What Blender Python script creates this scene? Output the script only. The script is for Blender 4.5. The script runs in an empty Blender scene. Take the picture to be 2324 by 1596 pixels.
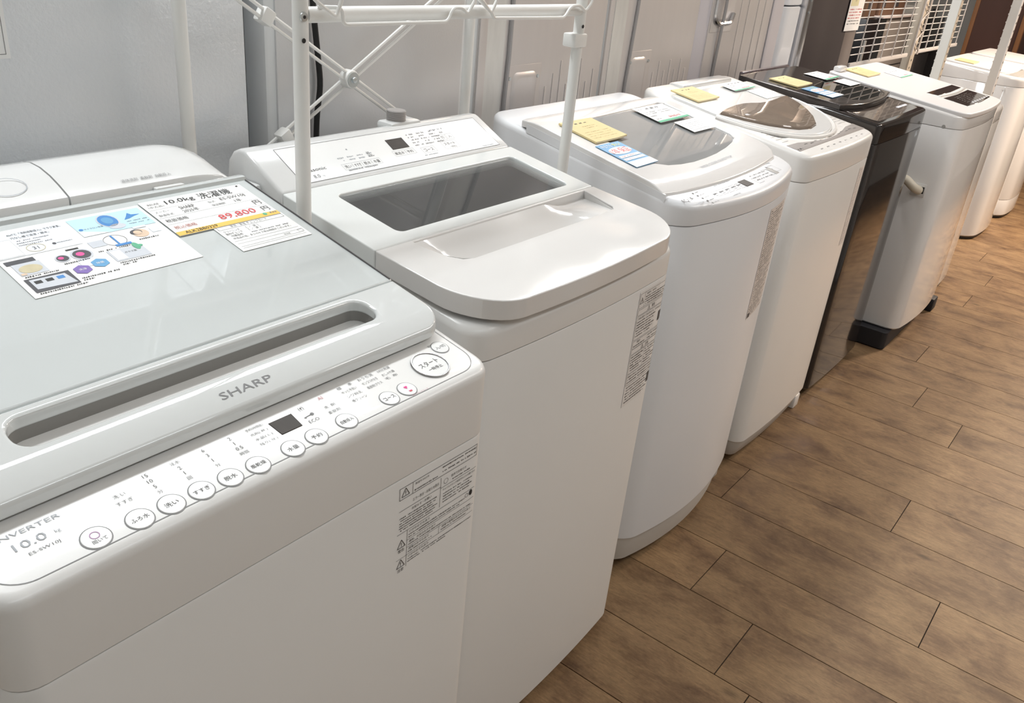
import bpy, bmesh, math, random
from mathutils import Vector, Matrix
random.seed(7)
S = bpy.context.scene
COL = S.collection

# ------------------------------------------------------------------ camera
W, H, FPX = 2324, 1596, 1942.1
PITCH, ROLL, YAW, CAMZ = 0.46526592, 0.10169756, 0.94845968, 1.38870
fw = Vector((math.sin(YAW)*math.cos(PITCH), math.cos(YAW)*math.cos(PITCH), -math.sin(PITCH)))
rt0 = Vector((math.cos(YAW), -math.sin(YAW), 0)); up0 = rt0.cross(fw)
rt = math.cos(ROLL)*rt0 + math.sin(ROLL)*up0
up = -math.sin(ROLL)*rt0 + math.cos(ROLL)*up0
cam = bpy.data.cameras.new('camera'); camo = bpy.data.objects.new('camera', cam); COL.objects.link(camo)
cam.sensor_width = 36; cam.lens = 36*FPX/W; cam.clip_start = .02; cam.clip_end = 100
m = Matrix((rt, up, -fw)).transposed().to_4x4(); m.translation = (0, 0, CAMZ)
camo.matrix_world = m
S.camera = camo

# ------------------------------------------------------------------ view, world, lights
vs = S.view_settings
vs.view_transform = 'Standard'; vs.look = 'None'; vs.exposure = 0.34; vs.gamma = 1.0; vs.use_curve_mapping = False
wd = bpy.data.worlds.new('room_ambience'); S.world = wd; wd.use_nodes = True
wd.node_tree.nodes['Background'].inputs[0].default_value = (.93, .95, 1, 1)
wd.node_tree.nodes['Background'].inputs[1].default_value = .12

def area(name, loc, sx, sy, power, col=(1, 1, 1), target=None, spread=math.pi):
    l = bpy.data.lights.new(name, 'AREA'); l.shape = 'RECTANGLE'; l.size = sx; l.size_y = sy
    l.energy = power; l.color = col; l.spread = spread
    o = bpy.data.objects.new(name, l); COL.objects.link(o); o.location = loc
    if target:
        d = Vector(target)-Vector(loc); o.rotation_euler = d.to_track_quat('-Z', 'Y').to_euler()
    return o
LAMPS = [((1.0, 1.55), 2.4, .22, 34, (.95, .985, 1)), ((4.1, 1.55), 2.4, .22, 34, (1, .97, .94)),
         ((0.4, -.9), 2.4, .22, 11, (.88, .96, 1)), ((3.4, -.9), 2.4, .22, 24, (1, .96, .93)),
         ((1.0, 3.4), 2.4, .22, 22, (1, 1, 1)), ((5.4, 3.4), 2.4, .22, 14, (1, .97, .94))]
for (lx, ly), sx, sy, p, c in LAMPS:
    area('ceiling_tube_light', (lx, ly, 2.66), sx, sy, p, c)
area('warm_spot_light', (6.4, -.35, 2.62), .35, .35, 50, (1, .80, .62), target=(5.2, .5, 0), spread=2.0)

# ------------------------------------------------------------------ materials
MATS = {}
def mat(name, col, rough=.4, metal=0., var=.03, vscale=5., bump=0., bscale=60., coat=0., rvar=.05, aniso=0., spec=.5, stretch=(1, 1, 1), bdist=.002, bdet=3):
    if name in MATS: return MATS[name]
    m = bpy.data.materials.new(name); m.use_nodes = True; nt = m.node_tree; n = nt.nodes; L = nt.links
    b = n['Principled BSDF']
    tc = n.new('ShaderNodeTexCoord'); mp = n.new('ShaderNodeMapping'); mp.inputs['Scale'].default_value = stretch
    L.new(tc.outputs['Object'], mp.inputs['Vector'])
    nz = n.new('ShaderNodeTexNoise'); nz.inputs['Scale'].default_value = vscale; nz.inputs['Detail'].default_value = 4
    L.new(mp.outputs[0], nz.inputs['Vector'])
    mx = n.new('ShaderNodeMix'); mx.data_type = 'RGBA'
    mx.inputs[6].default_value = (*[max(0, c*(1-var)) for c in col], 1); mx.inputs[7].default_value = (*[min(1, c*(1+var)) for c in col], 1)
    L.new(nz.outputs['Fac'], mx.inputs[0]); L.new(mx.outputs[2], b.inputs['Base Color'])
    mr = n.new('ShaderNodeMapRange'); mr.inputs['To Min'].default_value = max(0, rough-rvar*.5); mr.inputs['To Max'].default_value = min(1, rough+rvar*.5)
    L.new(nz.outputs['Fac'], mr.inputs['Value']); L.new(mr.outputs[0], b.inputs['Roughness'])
    b.inputs['Metallic'].default_value = metal; b.inputs['Coat Weight'].default_value = coat
    b.inputs['Coat Roughness'].default_value = .03; b.inputs['Specular IOR Level'].default_value = spec
    if bump:
        nb = n.new('ShaderNodeTexNoise'); nb.inputs['Scale'].default_value = bscale; nb.inputs['Detail'].default_value = bdet
        L.new(mp.outputs[0], nb.inputs['Vector'])
        bp = n.new('ShaderNodeBump'); bp.inputs['Strength'].default_value = bump; bp.inputs['Distance'].default_value = bdist
        L.new(nb.outputs['Fac'], bp.inputs['Height']); L.new(bp.outputs[0], b.inputs['Normal'])
    MATS[name] = m; return m

def glass(name, tint, rough=.0, ior=1.5, base=.0, haze=(.75, .76, .76)):
    """clear pane: tinted see-through body under a Fresnel reflection, plus a little haze"""
    if name in MATS: return MATS[name]
    m = bpy.data.materials.new(name); m.use_nodes = True; nt = m.node_tree; n = nt.nodes; L = nt.links
    n.remove(n['Principled BSDF'])
    tr = n.new('ShaderNodeBsdfTransparent'); tr.inputs[0].default_value = (*tint, 1)
    gl = n.new('ShaderNodeBsdfGlossy'); gl.inputs['Roughness'].default_value = rough
    df = n.new('ShaderNodeBsdfDiffuse'); df.inputs[0].default_value = (*haze, 1)
    nz = n.new('ShaderNodeTexNoise'); nz.inputs['Scale'].default_value = 3
    mr = n.new('ShaderNodeMapRange'); mr.inputs['To Min'].default_value = base*.9; mr.inputs['To Max'].default_value = base*1.1
    L.new(nz.outputs['Fac'], mr.inputs['Value'])
    m1 = n.new('ShaderNodeMixShader'); L.new(mr.outputs[0], m1.inputs[0]); L.new(tr.outputs[0], m1.inputs[1]); L.new(df.outputs[0], m1.inputs[2])
    fr = n.new('ShaderNodeFresnel'); fr.inputs[0].default_value = ior
    m2 = n.new('ShaderNodeMixShader'); L.new(fr.outputs[0], m2.inputs[0]); L.new(m1.outputs[0], m2.inputs[1]); L.new(gl.outputs[0], m2.inputs[2])
    L.new(m2.outputs[0], n['Material Output'].inputs[0])
    MATS[name] = m; return m

def wood_mat():
    m = bpy.data.materials.new('wood_print_plank'); m.use_nodes = True; nt = m.node_tree; n = nt.nodes; L = nt.links
    b = n['Principled BSDF']; tc = n.new('ShaderNodeTexCoord'); oi = n.new('ShaderNodeObjectInfo')
    off = n.new('ShaderNodeVectorMath'); off.operation = 'SCALE'; off.inputs[0].default_value = (37, 91, 13)
    L.new(oi.outputs['Random'], off.inputs['Scale'])
    ad = n.new('ShaderNodeVectorMath'); ad.operation = 'ADD'; L.new(tc.outputs['Object'], ad.inputs[0]); L.new(off.outputs[0], ad.inputs[1])
    def noise(scale, sc, det=5, rough=.6, dist=0.):
        mp = n.new('ShaderNodeMapping'); mp.inputs['Scale'].default_value = sc; L.new(ad.outputs[0], mp.inputs[0])
        z = n.new('ShaderNodeTexNoise'); z.inputs['Scale'].default_value = scale; z.inputs['Detail'].default_value = det
        z.inputs['Roughness'].default_value = rough; z.inputs['Distortion'].default_value = dist
        L.new(mp.outputs[0], z.inputs['Vector']); return z.outputs['Fac']
    big = noise(6.5, (1.5, .9, 1), 8, .68, .35); grain = noise(22, (5, .8, 1), 8, .8, .5); fine = noise(120, (3, .12, 1), 3)
    r = n.new('ShaderNodeValToRGB'); L.new(big, r.inputs[0])
    cr = r.color_ramp; cr.elements[0].position = .3; cr.elements[0].color = (.10, .053, .027, 1)
    cr.elements[1].position = .70; cr.elements[1].color = (.335, .215, .112, 1)
    e = cr.elements.new(.46); e.color = (.215, .13, .067, 1)
    e = cr.elements.new(.58); e.color = (.285, .181, .094, 1)
    r2 = n.new('ShaderNodeMapRange'); L.new(grain, r2.inputs[0]); r2.inputs[1].default_value = .3; r2.inputs[2].default_value = .7
    r2.inputs[3].default_value = .72; r2.inputs[4].default_value = 1.12
    r3 = n.new('ShaderNodeMapRange'); L.new(fine, r3.inputs[0]); r3.inputs[3].default_value = .78; r3.inputs[4].default_value = 1.2
    r4 = n.new('ShaderNodeMapRange'); L.new(oi.outputs['Random'], r4.inputs[0]); r4.inputs[3].default_value = .9; r4.inputs[4].default_value = 1.1
    spk = noise(70, (3, .9, 1), 4, .8); r5 = n.new('ShaderNodeMapRange'); L.new(spk, r5.inputs[0]); r5.inputs[1].default_value = .3; r5.inputs[2].default_value = .7; r5.inputs[3].default_value = .8; r5.inputs[4].default_value = 1.16
    mu0 = n.new('ShaderNodeMath'); mu0.operation = 'MULTIPLY'; L.new(r2.outputs[0], mu0.inputs[0]); L.new(r5.outputs[0], mu0.inputs[1]); r2 = mu0
    mu = n.new('ShaderNodeMath'); mu.operation = 'MULTIPLY'; L.new(r2.outputs[0], mu.inputs[0]); L.new(r3.outputs[0], mu.inputs[1])
    mu2 = n.new('ShaderNodeMath'); mu2.operation = 'MULTIPLY'; L.new(mu.outputs[0], mu2.inputs[0]); L.new(r4.outputs[0], mu2.inputs[1])
    # knots
    mpk = n.new('ShaderNodeMapping'); mpk.inputs['Scale'].default_value = (5.2, 2.3, 1); L.new(ad.outputs[0], mpk.inputs[0])
    vo = n.new('ShaderNodeTexVoronoi'); vo.inputs['Scale'].default_value = 1.3; L.new(mpk.outputs[0], vo.inputs['Vector'])
    kr = n.new('ShaderNodeMapRange'); L.new(vo.outputs['Distance'], kr.inputs[0]); kr.inputs[1].default_value = .015; kr.inputs[2].default_value = .085
    kr.inputs[3].default_value = .42; kr.inputs[4].default_value = 1
    mu3 = n.new('ShaderNodeMath'); mu3.operation = 'MULTIPLY'; L.new(mu2.outputs[0], mu3.inputs[0]); L.new(kr.outputs[0], mu3.inputs[1])
    hv = n.new('ShaderNodeHueSaturation'); L.new(r.outputs[0], hv.inputs['Color']); L.new(mu3.outputs[0], hv.inputs['Value'])
    L.new(hv.outputs[0], b.inputs['Base Color'])
    b.inputs['Roughness'].default_value = .5; b.inputs['Specular IOR Level'].default_value = .35
    bp = n.new('ShaderNodeBump'); bp.inputs['Strength'].default_value = .15; bp.inputs['Distance'].default_value = .001
    L.new(fine, bp.inputs['Height']); L.new(bp.outputs[0], b.inputs['Normal'])
    return m

WHITE = mat('white_gloss_plastic', (.77, .775, .77), .16, coat=.4, var=.012)
LIDM = mat('satin_bright_white_plastic', (.71, .70, .70), .36, var=.012)
BODYW = mat('white_painted_steel', (.79, .785, .77), .32, var=.015, coat=.15)
BODYB = mat('cool_white_painted_steel', (.78, .79, .81), .3, var=.015, coat=.15)
CREAM = mat('ivory_white_plastic', (.82, .805, .78), .26, var=.012, coat=.2)
GREYL = mat('pale_grey_glass_lid', (.64, .675, .675), .04, coat=1., var=.01)
BARW = mat('pale_grey_gloss_bar', (.69, .71, .705), .06, coat=.8, var=.01)
GREYP = mat('grey_plastic', (.36, .35, .33), .42)
PLINTH = mat('warm_grey_base_plastic', (.56, .53, .49), .5)
DARK = mat('black_plastic', (.018, .017, .018), .35)
RUBBER = mat('black_rubber', (.012, .012, .012), .7)
DISP = mat('dark_display_window', (.045, .036, .03), .4, spec=.2, var=.3, vscale=60)
INKD = mat('dark_grey_ink', (.10, .095, .095), .6)
INKB = mat('black_ink', (.03, .03, .03), .6)
INKG = mat('grey_ink', (.23, .23, .235), .6)
INKL = mat('light_grey_ink', (.38, .40, .43), .5)
INKR = mat('red_ink', (.72, .08, .09), .6)
INKP = mat('pink_ink', (.85, .1, .35), .6)
PAPER = mat('white_paper', (.9, .9, .89), .7, var=.01)
YELP = mat('yellow_envelope_paper', (.68, .56, .29), .6, var=.05, vscale=30)
ORNG = mat('orange_print', (.86, .56, .12), .6)
GRNP = mat('green_print', (.12, .45, .27), .6)
BLUP = mat('blue_print', (.13, .38, .66), .4, coat=.3)
SKYP = mat('sky_blue_print', (.55, .8, .93), .5)
BLUD = mat('deep_blue_print', (.06, .25, .6), .5)
PURP = mat('violet_print', (.22, .14, .45), .5)
GRYP = mat('silver_grey_print', (.62, .65, .7), .5, var=.1, vscale=40)
TANP = mat('tan_print', (.62, .55, .36), .5, var=.2, vscale=80)
DRKP = mat('charcoal_print', (.07, .07, .08), .5, var=.3, vscale=50)
FLSH = mat('beige_print', (.75, .57, .42), .5, var=.1, vscale=50)
STEEL = mat('zinc_bolt_steel', (.62, .66, .67), .35, 1., var=.1, vscale=80)
POSTW = mat('white_powder_coat', (.85, .845, .82), .38, var=.01)
TUB = mat('tub_grey_plastic', (.5, .48, .46), .38, var=.08)
TUBW = mat('tub_ring_plastic', (.78, .77, .76), .3, var=.03)
STAIN = mat('drum_steel', (.55, .54, .53), .28, 1., var=.05)
CLEAR = glass('clear_lid_glass', (.88, .88, .87), ior=1.4, base=.09)
FILMW = mat('film_wrapped_white_plastic', (.77, .757, .742), .13, coat=.3, var=.01, bump=1., bscale=7, bdist=.012, bdet=0)
SMOKE = glass('smoked_grey_lid_glass', (.6, .6, .61), ior=1.5, base=.42, rough=.03)
BROWN = glass('brown_smoked_acrylic', (.66, .52, .42), ior=1.45, base=.42, haze=(.52, .42, .34))
BLACKG = glass('black_smoked_acrylic', (.2, .16, .14), ior=1.55, base=.02)
BODYD = mat('dark_brown_gloss_panel', (.022, .018, .017), .07, coat=.2, var=.1)
TOPD = mat('dark_brown_gloss_plastic', (.022, .019, .019), .12, coat=.2, var=.1)

# ------------------------------------------------------------------ geometry helpers
def mkobj(name, me, mats, parent=None, off=(0, 0, 0), wn=False, sharp=35, smooth=True):
    if isinstance(me, bmesh.types.BMesh):
        bm = me; me = bpy.data.meshes.new(name)
        bmesh.ops.recalc_face_normals(bm, faces=bm.faces); bm.to_mesh(me); bm.free()
    me.name = name
    if any(off): me.transform(Matrix.Translation(-Vector(off)))
    for mm in (mats if isinstance(mats, (list, tuple)) else [mats]): me.materials.append(mm)
    if smooth:
        me.polygons.foreach_set('use_smooth', [True]*len(me.polygons)); me.set_sharp_from_angle(angle=math.radians(sharp))
    o = bpy.data.objects.new(name, me); COL.objects.link(o)
    if parent: o.parent = parent
    if wn:
        w = o.modifiers.new('weighted_normal', 'WEIGHTED_NORMAL'); w.keep_sharp = True
    return o

class Thing:
    def __init__(s, name, label, cat, loc, group=None, kind=None):
        s.loc = Vector(loc); s.e = bpy.data.objects.new(name, None); COL.objects.link(s.e); s.e.location = loc
        s.e.empty_display_size = .05
        if label: s.e['label'] = label
        if cat: s.e['category'] = cat
        if group: s.e['group'] = group
        if kind: s.e['kind'] = kind
    def add(s, name, me, m, parent=None, label=None, **k):
        o = mkobj(name, me, m, parent or s.e, s.loc, **k)
        if label: o['label'] = label
        return o

def single(name, me, m, label, cat, group=None, loc=(0, 0, 0), kind=None, **k):
    o = mkobj(name, me, m, None, loc, **k); o.location = loc
    if label: o['label'] = label
    if cat: o['category'] = cat
    if group: o['group'] = group
    if kind: o['kind'] = kind
    return o

def box(x0, x1, y0, y1, z0, z1, bev=0, seg=2, bm=None):
    own = bm is None; bm = bm or bmesh.new()
    vs = [bm.verts.new((x, y, z)) for x in (x0, x1) for y in (y0, y1) for z in (z0, z1)]
    fs = [bm.faces.new([vs[i] for i in f]) for f in ((0, 1, 3, 2), (4, 6, 7, 5), (0, 4, 5, 1), (2, 3, 7, 6), (0, 2, 6, 4), (1, 5, 7, 3))]
    if bev and own:
        bmesh.ops.recalc_face_normals(bm, faces=bm.faces)
        bmesh.ops.bevel(bm, geom=list(bm.edges), offset=bev, segments=seg, affect='EDGES', profile=.5)
    return bm

def rr(x0, x1, y0, y1, rf=.02, rb=.02, bow=0., n=6, nf=14, ns=0):
    """rounded rectangle, front = y0 side, optionally bowed outwards"""
    pts = []
    def arc(cx, cy, r, a0, a1):
        for i in range(n+1):
            a = math.radians(a0+(a1-a0)*i/n); pts.append((cx+r*math.cos(a), cy+r*math.sin(a)))
    arc(x0+rf, y0+rf, rf, 180, 270)
    for i in range(1, nf): pts.append((x0+rf+(x1-x0-2*rf)*i/nf, y0))
    arc(x1-rf, y0+rf, rf, 270, 360)
    for i in range(1, ns): pts.append((x1, y0+rf+(y1-rb-y0-rf)*i/ns))
    arc(x1-rb, y1-rb, rb, 0, 90); arc(x0+rb, y1-rb, rb, 90, 180)
    for i in range(1, ns): pts.append((x0, y1-rb+(y0+rf-y1+rb)*i/ns))
    if bow:
        xc, hw, d = (x0+x1)/2, (x1-x0)/2, (y1-y0)
        pts = [(x, y-bow*(1-((x-xc)/hw)**2)*max(0, 1-(y-y0)/(.35*d))) for x, y in pts]
    return pts

def loft(rings, cap0=True, cap1=True):
    bm = bmesh.new(); R = [[bm.verts.new(p) for p in r] for r in rings]; n = len(R[0])
    for a, b in zip(R, R[1:]):
        for i in range(n):
            j = (i+1) % n; bm.faces.new((a[i], a[j], b[j], b[i]))
    if cap0: bm.faces.new(list(reversed(R[0])))
    if cap1: bm.faces.new(R[-1])
    return bm

def tube(pts, r, n=8, closed=False, bm=None):
    bm = bm or bmesh.new(); P = [Vector(p) for p in pts]; rings = []; N = len(P); prev = None
    for i, p in enumerate(P):
        if closed: d = (P[(i+1) % N]-P[i-1])
        else: d = (P[min(i+1, N-1)]-P[max(i-1, 0)])
        d.normalize()
        if prev is None:
            a = Vector((0, 0, 1)) if abs(d.z) < .9 else Vector((1, 0, 0)); u = d.cross(a).normalized()
        else:
            u = (prev-d*prev.dot(d)).normalized()
        prev = u; v = d.cross(u)
        rr_ = r[i] if isinstance(r, (list, tuple)) else r
        rings.append([bm.verts.new(p+rr_*(math.cos(2*math.pi*k/n)*u+math.sin(2*math.pi*k/n)*v)) for k in range(n)])
    for a, b in list(zip(rings, rings[1:]))+([(rings[-1], rings[0])] if closed else []):
        for k in range(n): bm.faces.new((a[k], a[(k+1) % n], b[(k+1) % n], b[k]))
    if not closed:
        bm.faces.new(list(reversed(rings[0]))); bm.faces.new(rings[-1])
    return bm

def bend(pts, r=.008, n=4):
    """round the corners of a polyline"""
    P = [Vector(p) for p in pts]; out = [P[0]]
    for a, b, c in zip(P, P[1:], P[2:]):
        u = (a-b); v = (c-b); l = min(r, u.length*.45, v.length*.45); p0 = b+u.normalized()*l; p1 = b+v.normalized()*l
        for i in range(n+1):
            t = i/n; out.append((1-t)**2*p0+2*t*(1-t)*b+t*t*p1)
    return out+[P[-1]]

def plate(outer, holes, top, th, bev=.0025, res=2, cuts=(), xcuts=()):
    """slab with holes: filled outline, rounded edges, laid on the surface top(x, y)"""
    cu = bpy.data.curves.new('p', 'CURVE'); cu.dimensions = '2D'; cu.fill_mode = 'BOTH'
    cu.extrude = max(1e-5, th/2-bev); cu.bevel_depth = bev; cu.bevel_resolution = res; cu.offset = -bev
    for o in [outer]+list(holes):
        sp = cu.splines.new('POLY'); sp.points.add(len(o)-1); sp.use_cyclic_u = True
        for q, (x, y) in zip(sp.points, o): q.co = (x, y, 0, 1)
    ob = bpy.data.objects.new('p', cu); COL.objects.link(ob)
    me = bpy.data.meshes.new_from_object(ob.evaluated_get(bpy.context.evaluated_depsgraph_get()))
    bpy.data.objects.remove(ob); bpy.data.curves.remove(cu)
    bm = bmesh.new(); bm.from_mesh(me); bpy.data.meshes.remove(me)
    bmesh.ops.remove_doubles(bm, verts=bm.verts, dist=1e-5)
    for y in cuts:
        bmesh.ops.bisect_plane(bm, geom=list(bm.verts)+list(bm.edges)+list(bm.faces), plane_co=(0, y, 0), plane_no=(0, 1, 0))
    for x in xcuts:
        bmesh.ops.bisect_plane(bm, geom=list(bm.verts)+list(bm.edges)+list(bm.faces), plane_co=(x, 0, 0), plane_no=(1, 0, 0))
    for v in bm.verts: v.co.z = top(v.co.x, v.co.y)-th/2+v.co.z
    return bm

def cyl(c, r, h, axis='z', n=20, bev=0., bm=None, r2=None):
    own = bm is None; bm = bm or bmesh.new(); c = Vector(c)
    A = {'z': (Vector((1, 0, 0)), Vector((0, 1, 0)), Vector((0, 0, 1))), 'y': (Vector((1, 0, 0)), Vector((0, 0, 1)), Vector((0, -1, 0))), 'x': (Vector((0, 1, 0)), Vector((0, 0, 1)), Vector((1, 0, 0)))}[axis] if isinstance(axis, str) else axis
    prof = [(r, 0), (r, h-bev), (r-bev*.3, h-bev*.3), (r-bev, h)] if bev else [(r, 0), (r2 or r, h)]
    rings = [[bm.verts.new(c+q*(math.cos(2*math.pi*k/n)*A[0]+math.sin(2*math.pi*k/n)*A[1])+z*A[2]) for k in range(n)] for q, z in prof]
    for a, b in zip(rings, rings[1:]):
        for k in range(n): bm.faces.new((a[k], a[(k+1) % n], b[(k+1) % n], b[k]))
    bm.faces.new(list(reversed(rings[0]))); bm.faces.new(rings[-1])
    return bm

def extrude_x(prof, x0, x1, bev=.0):
    """prof: (y,z) loop extruded along x"""
    bm = bmesh.new(); a = [bm.verts.new((x0, y, z)) for y, z in prof]; b = [bm.verts.new((x1, y, z)) for y, z in prof]; n = len(prof)
    for i in range(n): bm.faces.new((a[i], a[(i+1) % n], b[(i+1) % n], b[i]))
    fa = bm.faces.new(a); fb = bm.faces.new(b)
    bmesh.ops.recalc_face_normals(bm, faces=bm.faces)
    if bev:
        es = list(fa.edges)+list(fb.edges)
        bmesh.ops.bevel(bm, geom=es, offset=bev, segments=3, affect='EDGES', profile=.5)
    return bm

def body(X0, X1, Y0, Y1, z0, ztop, rf=.03, rb=.03, bow=0., seam=None, r=.012, well=None, inset0=.0, wellz=.3):
    def ring(i, zf):
        o = rr(X0+i, X1-i, Y0+i, Y1-i, max(rf-i, .003), max(rb-i, .003), bow, ns=24 if well else 0)
        return [(x, y, zf(x, y)) for x, y in o]
    c = lambda z: (lambda x, y: z)
    R = [ring(.006+inset0, c(z0)), ring(inset0, c(z0+.006))]
    for s in ([seam] if isinstance(seam, (int, float)) else (seam or [])):
        R += [ring(0, c(s-.0035)), ring(.0012, c(s-.0012)), ring(.005, c(s-.0008)), ring(.005, c(s+.001)), ring(0, c(s+.0012))]
    for k in range(6):
        a = math.radians(18*k); R.append(ring(r*(1-math.cos(a)), lambda x, y, a=a: ztop(x, y)-r*(1-math.sin(a))))
    if well:
        wx, wf, wb = well
        def wring(i, zf):
            return [(x, y, zf(x, y)) for x, y in rr(X0+wx+i, X1-wx-i, Y0+wf+i, Y1-wb-i, .05, .05, 0, ns=24)]
        R += [wring(0, lambda x, y: ztop(x, y)), wring(.004, lambda x, y: ztop(x, y)-.005), wring(.012, lambda x, y: ztop(x, y)-wellz)]
    return loft(R)

# ------------------------------------------------------------------ flat print
_tc = {}
def glyphs(s):
    if s in _tc: return _tc[s]
    c = bpy.data.curves.new('t', 'FONT'); c.body = s; c.resolution_u = 2; c.align_x = 'CENTER'; c.align_y = 'CENTER'
    o = bpy.data.objects.new('t', c); COL.objects.link(o)
    me = bpy.data.meshes.new_from_object(o.evaluated_get(bpy.context.evaluated_depsgraph_get()))
    V = [(v.co.x, v.co.y) for v in me.vertices]; F = [tuple(p.vertices) for p in me.polygons]
    bpy.data.objects.remove(o); bpy.data.curves.remove(c); bpy.data.meshes.remove(me)
    if V:
        xs = [v[0] for v in V]; ys = [v[1] for v in V]; cx = (min(xs)+max(xs))/2; cy = (min(ys)+max(ys))/2
        w = max(xs)-min(xs); h = max(ys)-min(ys); V = [(x-cx, y-cy) for x, y in V]
    else: w = h = 1
    _tc[s] = (V, F, w, h); return _tc[s]

class Print:
    def __init__(s, M): s.sub = 1; s.M = M; s.V = []; s.F = []; s.mi = []; s.mats = []; s.h = .0004
    def _m(s, m):
        if m not in s.mats: s.mats.append(m)
        return s.mats.index(m)
    def raw(s, V, F, m, h=None):
        b = len(s.V); k = s._m(m); hh = s.h if h is None else h
        s.V += [s.M(x, y, hh) for x, y in V]
        for f in F: s.F.append(tuple(b+i for i in f)); s.mi.append(k)
    def text(s, t, x, y, hgt, m, wid=None, h=None, rot=0., shear=0.):
        V, F, w, g = glyphs(t); ky = hgt/g; kx = wid/w if wid else ky
        c, q = math.cos(rot), math.sin(rot); o = []
        for a, b in V:
            a, b = a*kx+shear*b*ky, b*ky; o.append((x+a*c-b*q, y+a*q+b*c))
        s.raw(o, F, m, h)
    def poly(s, pts, m, h=None): s.raw(pts, [tuple(range(len(pts)))], m, h)
    def rect(s, x, y, w, g, m, h=None, rot=0.):
        c, q = math.cos(rot), math.sin(rot)
        n = s.sub if w > .02 else 1
        for k in range(n):
            a0, a1 = -w/2+w*k/n, -w/2+w*(k+1)/n
            s.poly([(x+a*c-b*q, y+a*q+b*c) for a, b in ((a0, -g/2), (a1, -g/2), (a1, g/2), (a0, g/2))], m, h)
    def frame(s, x, y, w, g, lw, m, h=None):
        s.rect(x, y+g/2, w+lw, lw, m, h); s.rect(x, y-g/2, w+lw, lw, m, h); s.rect(x-w/2, y, lw, g, m, h); s.rect(x+w/2, y, lw, g, m, h)
    def line(s, x0, y0, x1, y1, lw, m, h=None):
        d = math.atan2(y1-y0, x1-x0); s.rect((x0+x1)/2, (y0+y1)/2, math.hypot(x1-x0, y1-y0), lw, m, h, d)
    def disc(s, x, y, rx, ry, m, h=None, n=18):
        s.poly([(x+rx*math.cos(2*math.pi*k/n), y+ry*math.sin(2*math.pi*k/n)) for k in range(n)], m, h)
    def ring(s, x, y, rx, ry, lw, m, h=None, n=28, a0=0., a1=360.):
        V = []; F = []
        for k in range(n+1):
            a = math.radians(a0+(a1-a0)*k/n); V += [(x+(rx-lw)*math.cos(a), y+(ry-lw)*math.sin(a)), (x+rx*math.cos(a), y+ry*math.sin(a))]
        for k in range(n): F.append((2*k, 2*k+1, 2*k+3, 2*k+2))
        s.raw(V, F, m, h)
    def dashes(s, x0, x1, y, g, m, h=None, seed=0, fill=.75):
        """a line of print too small to read: uneven strokes"""
        rnd = random.Random(seed+int(x0*1e4)+int(y*1e4)); x = x0
        while x < x1:
            w = g*rnd.uniform(.45, .9); w = min(w, x1-x)
            if rnd.random() < fill+.15:
                s.rect(x+w/2, y+g*rnd.uniform(-.06, .06), w*.7, g*rnd.uniform(.35, .75), m, h)
            x += w*1.12
    def warn(s, x, y, g, m, h=None):
        a = [(x-g*.58, y-g*.45), (x+g*.58, y-g*.45), (x, y+g*.55)]
        for p, q in zip(a, a[1:]+a[:1]): s.line(*p, *q, g*.09, m, h)
        s.rect(x, y+g*.02, g*.09, g*.36, m, h); s.rect(x, y-g*.27, g*.1, g*.1, m, h)
    def build(s, thing, name, parent=None, label=None):
        me = bpy.data.meshes.new(name); me.from_pydata(s.V, [], s.F); me.validate()
        for p, k in zip(me.polygons, s.mi): p.material_index = k
        return thing.add(name, me, s.mats, parent, label, smooth=False)

def top_map(zf):
    return lambda x, y, h: (x, y, zf(x, y)+h)
def front_map(yf):
    return lambda x, z, h: (x, yf(x)-h, z)
def plane_map(O, u, v):
    O = Vector(O); u = Vector(u); v = Vector(v); n = u.cross(v).normalized()
    return lambda a, b, h: tuple(O+u*a+v*b+n*h)
def bow_front(X0, X1, Y0, bow, r=.02):
    xc, hw = (X0+X1)/2, (X1-X0)/2
    def f(x):
        y = Y0
        for e, s_ in ((X0+r, -1), (X1-r, 1)):
            d = (x-e)*s_
            if d > 0: y = Y0+r-math.sqrt(max(0, r*r-d*d))
        return y-bow*(1-((x-xc)/hw)**2)-.0002
    return f

# ================================================================== the setting
ROOM = (-1.6, 10.6, -2.6, 4.4)
CONC = mat('wall_paint', (.78, .77, .74), .8, var=.04, bump=.1, bscale=80)
CEIL = mat('ceiling_board', (.82, .82, .8), .85, var=.02)
SUBF = mat('dark_subfloor', (.03, .022, .016), .9)
x0, x1, y0, y1 = ROOM
floor = single('floor', box(x0, x1, y0, y1, -.06, -.0035), SUBF, None, None, kind='structure', smooth=False)
for nm, b in (('ceiling', (x0, x1, y0, y1, 2.75, 2.85)), ('wall_back', (x0, x1, y1, y1+.1, -.06, 2.85)), ('wall_front', (x0, x1, y0-.1, y0, -.06, 2.85)),
              ('wall_left', (x0-.1, x0, y0, y1, -.06, 2.85)), ('wall_right', (x1, x1+.1, y0, y1, -.06, 2.85))):
    single(nm, box(*b), CEIL if nm == 'ceiling' else CONC, None, None, kind='structure', smooth=False)
WOOD = wood_mat()
JOINT = {9: .539, 10: .377, 11: .296, 8: .061, 6: .240, 0: .493, 2: .398, 3: .232, 7: .652, 1: -.21, 4: -.33, 5: .88, 12: .93, 13: .12}
PL, GAP = 1.2, .0012
pcache = {}
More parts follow.
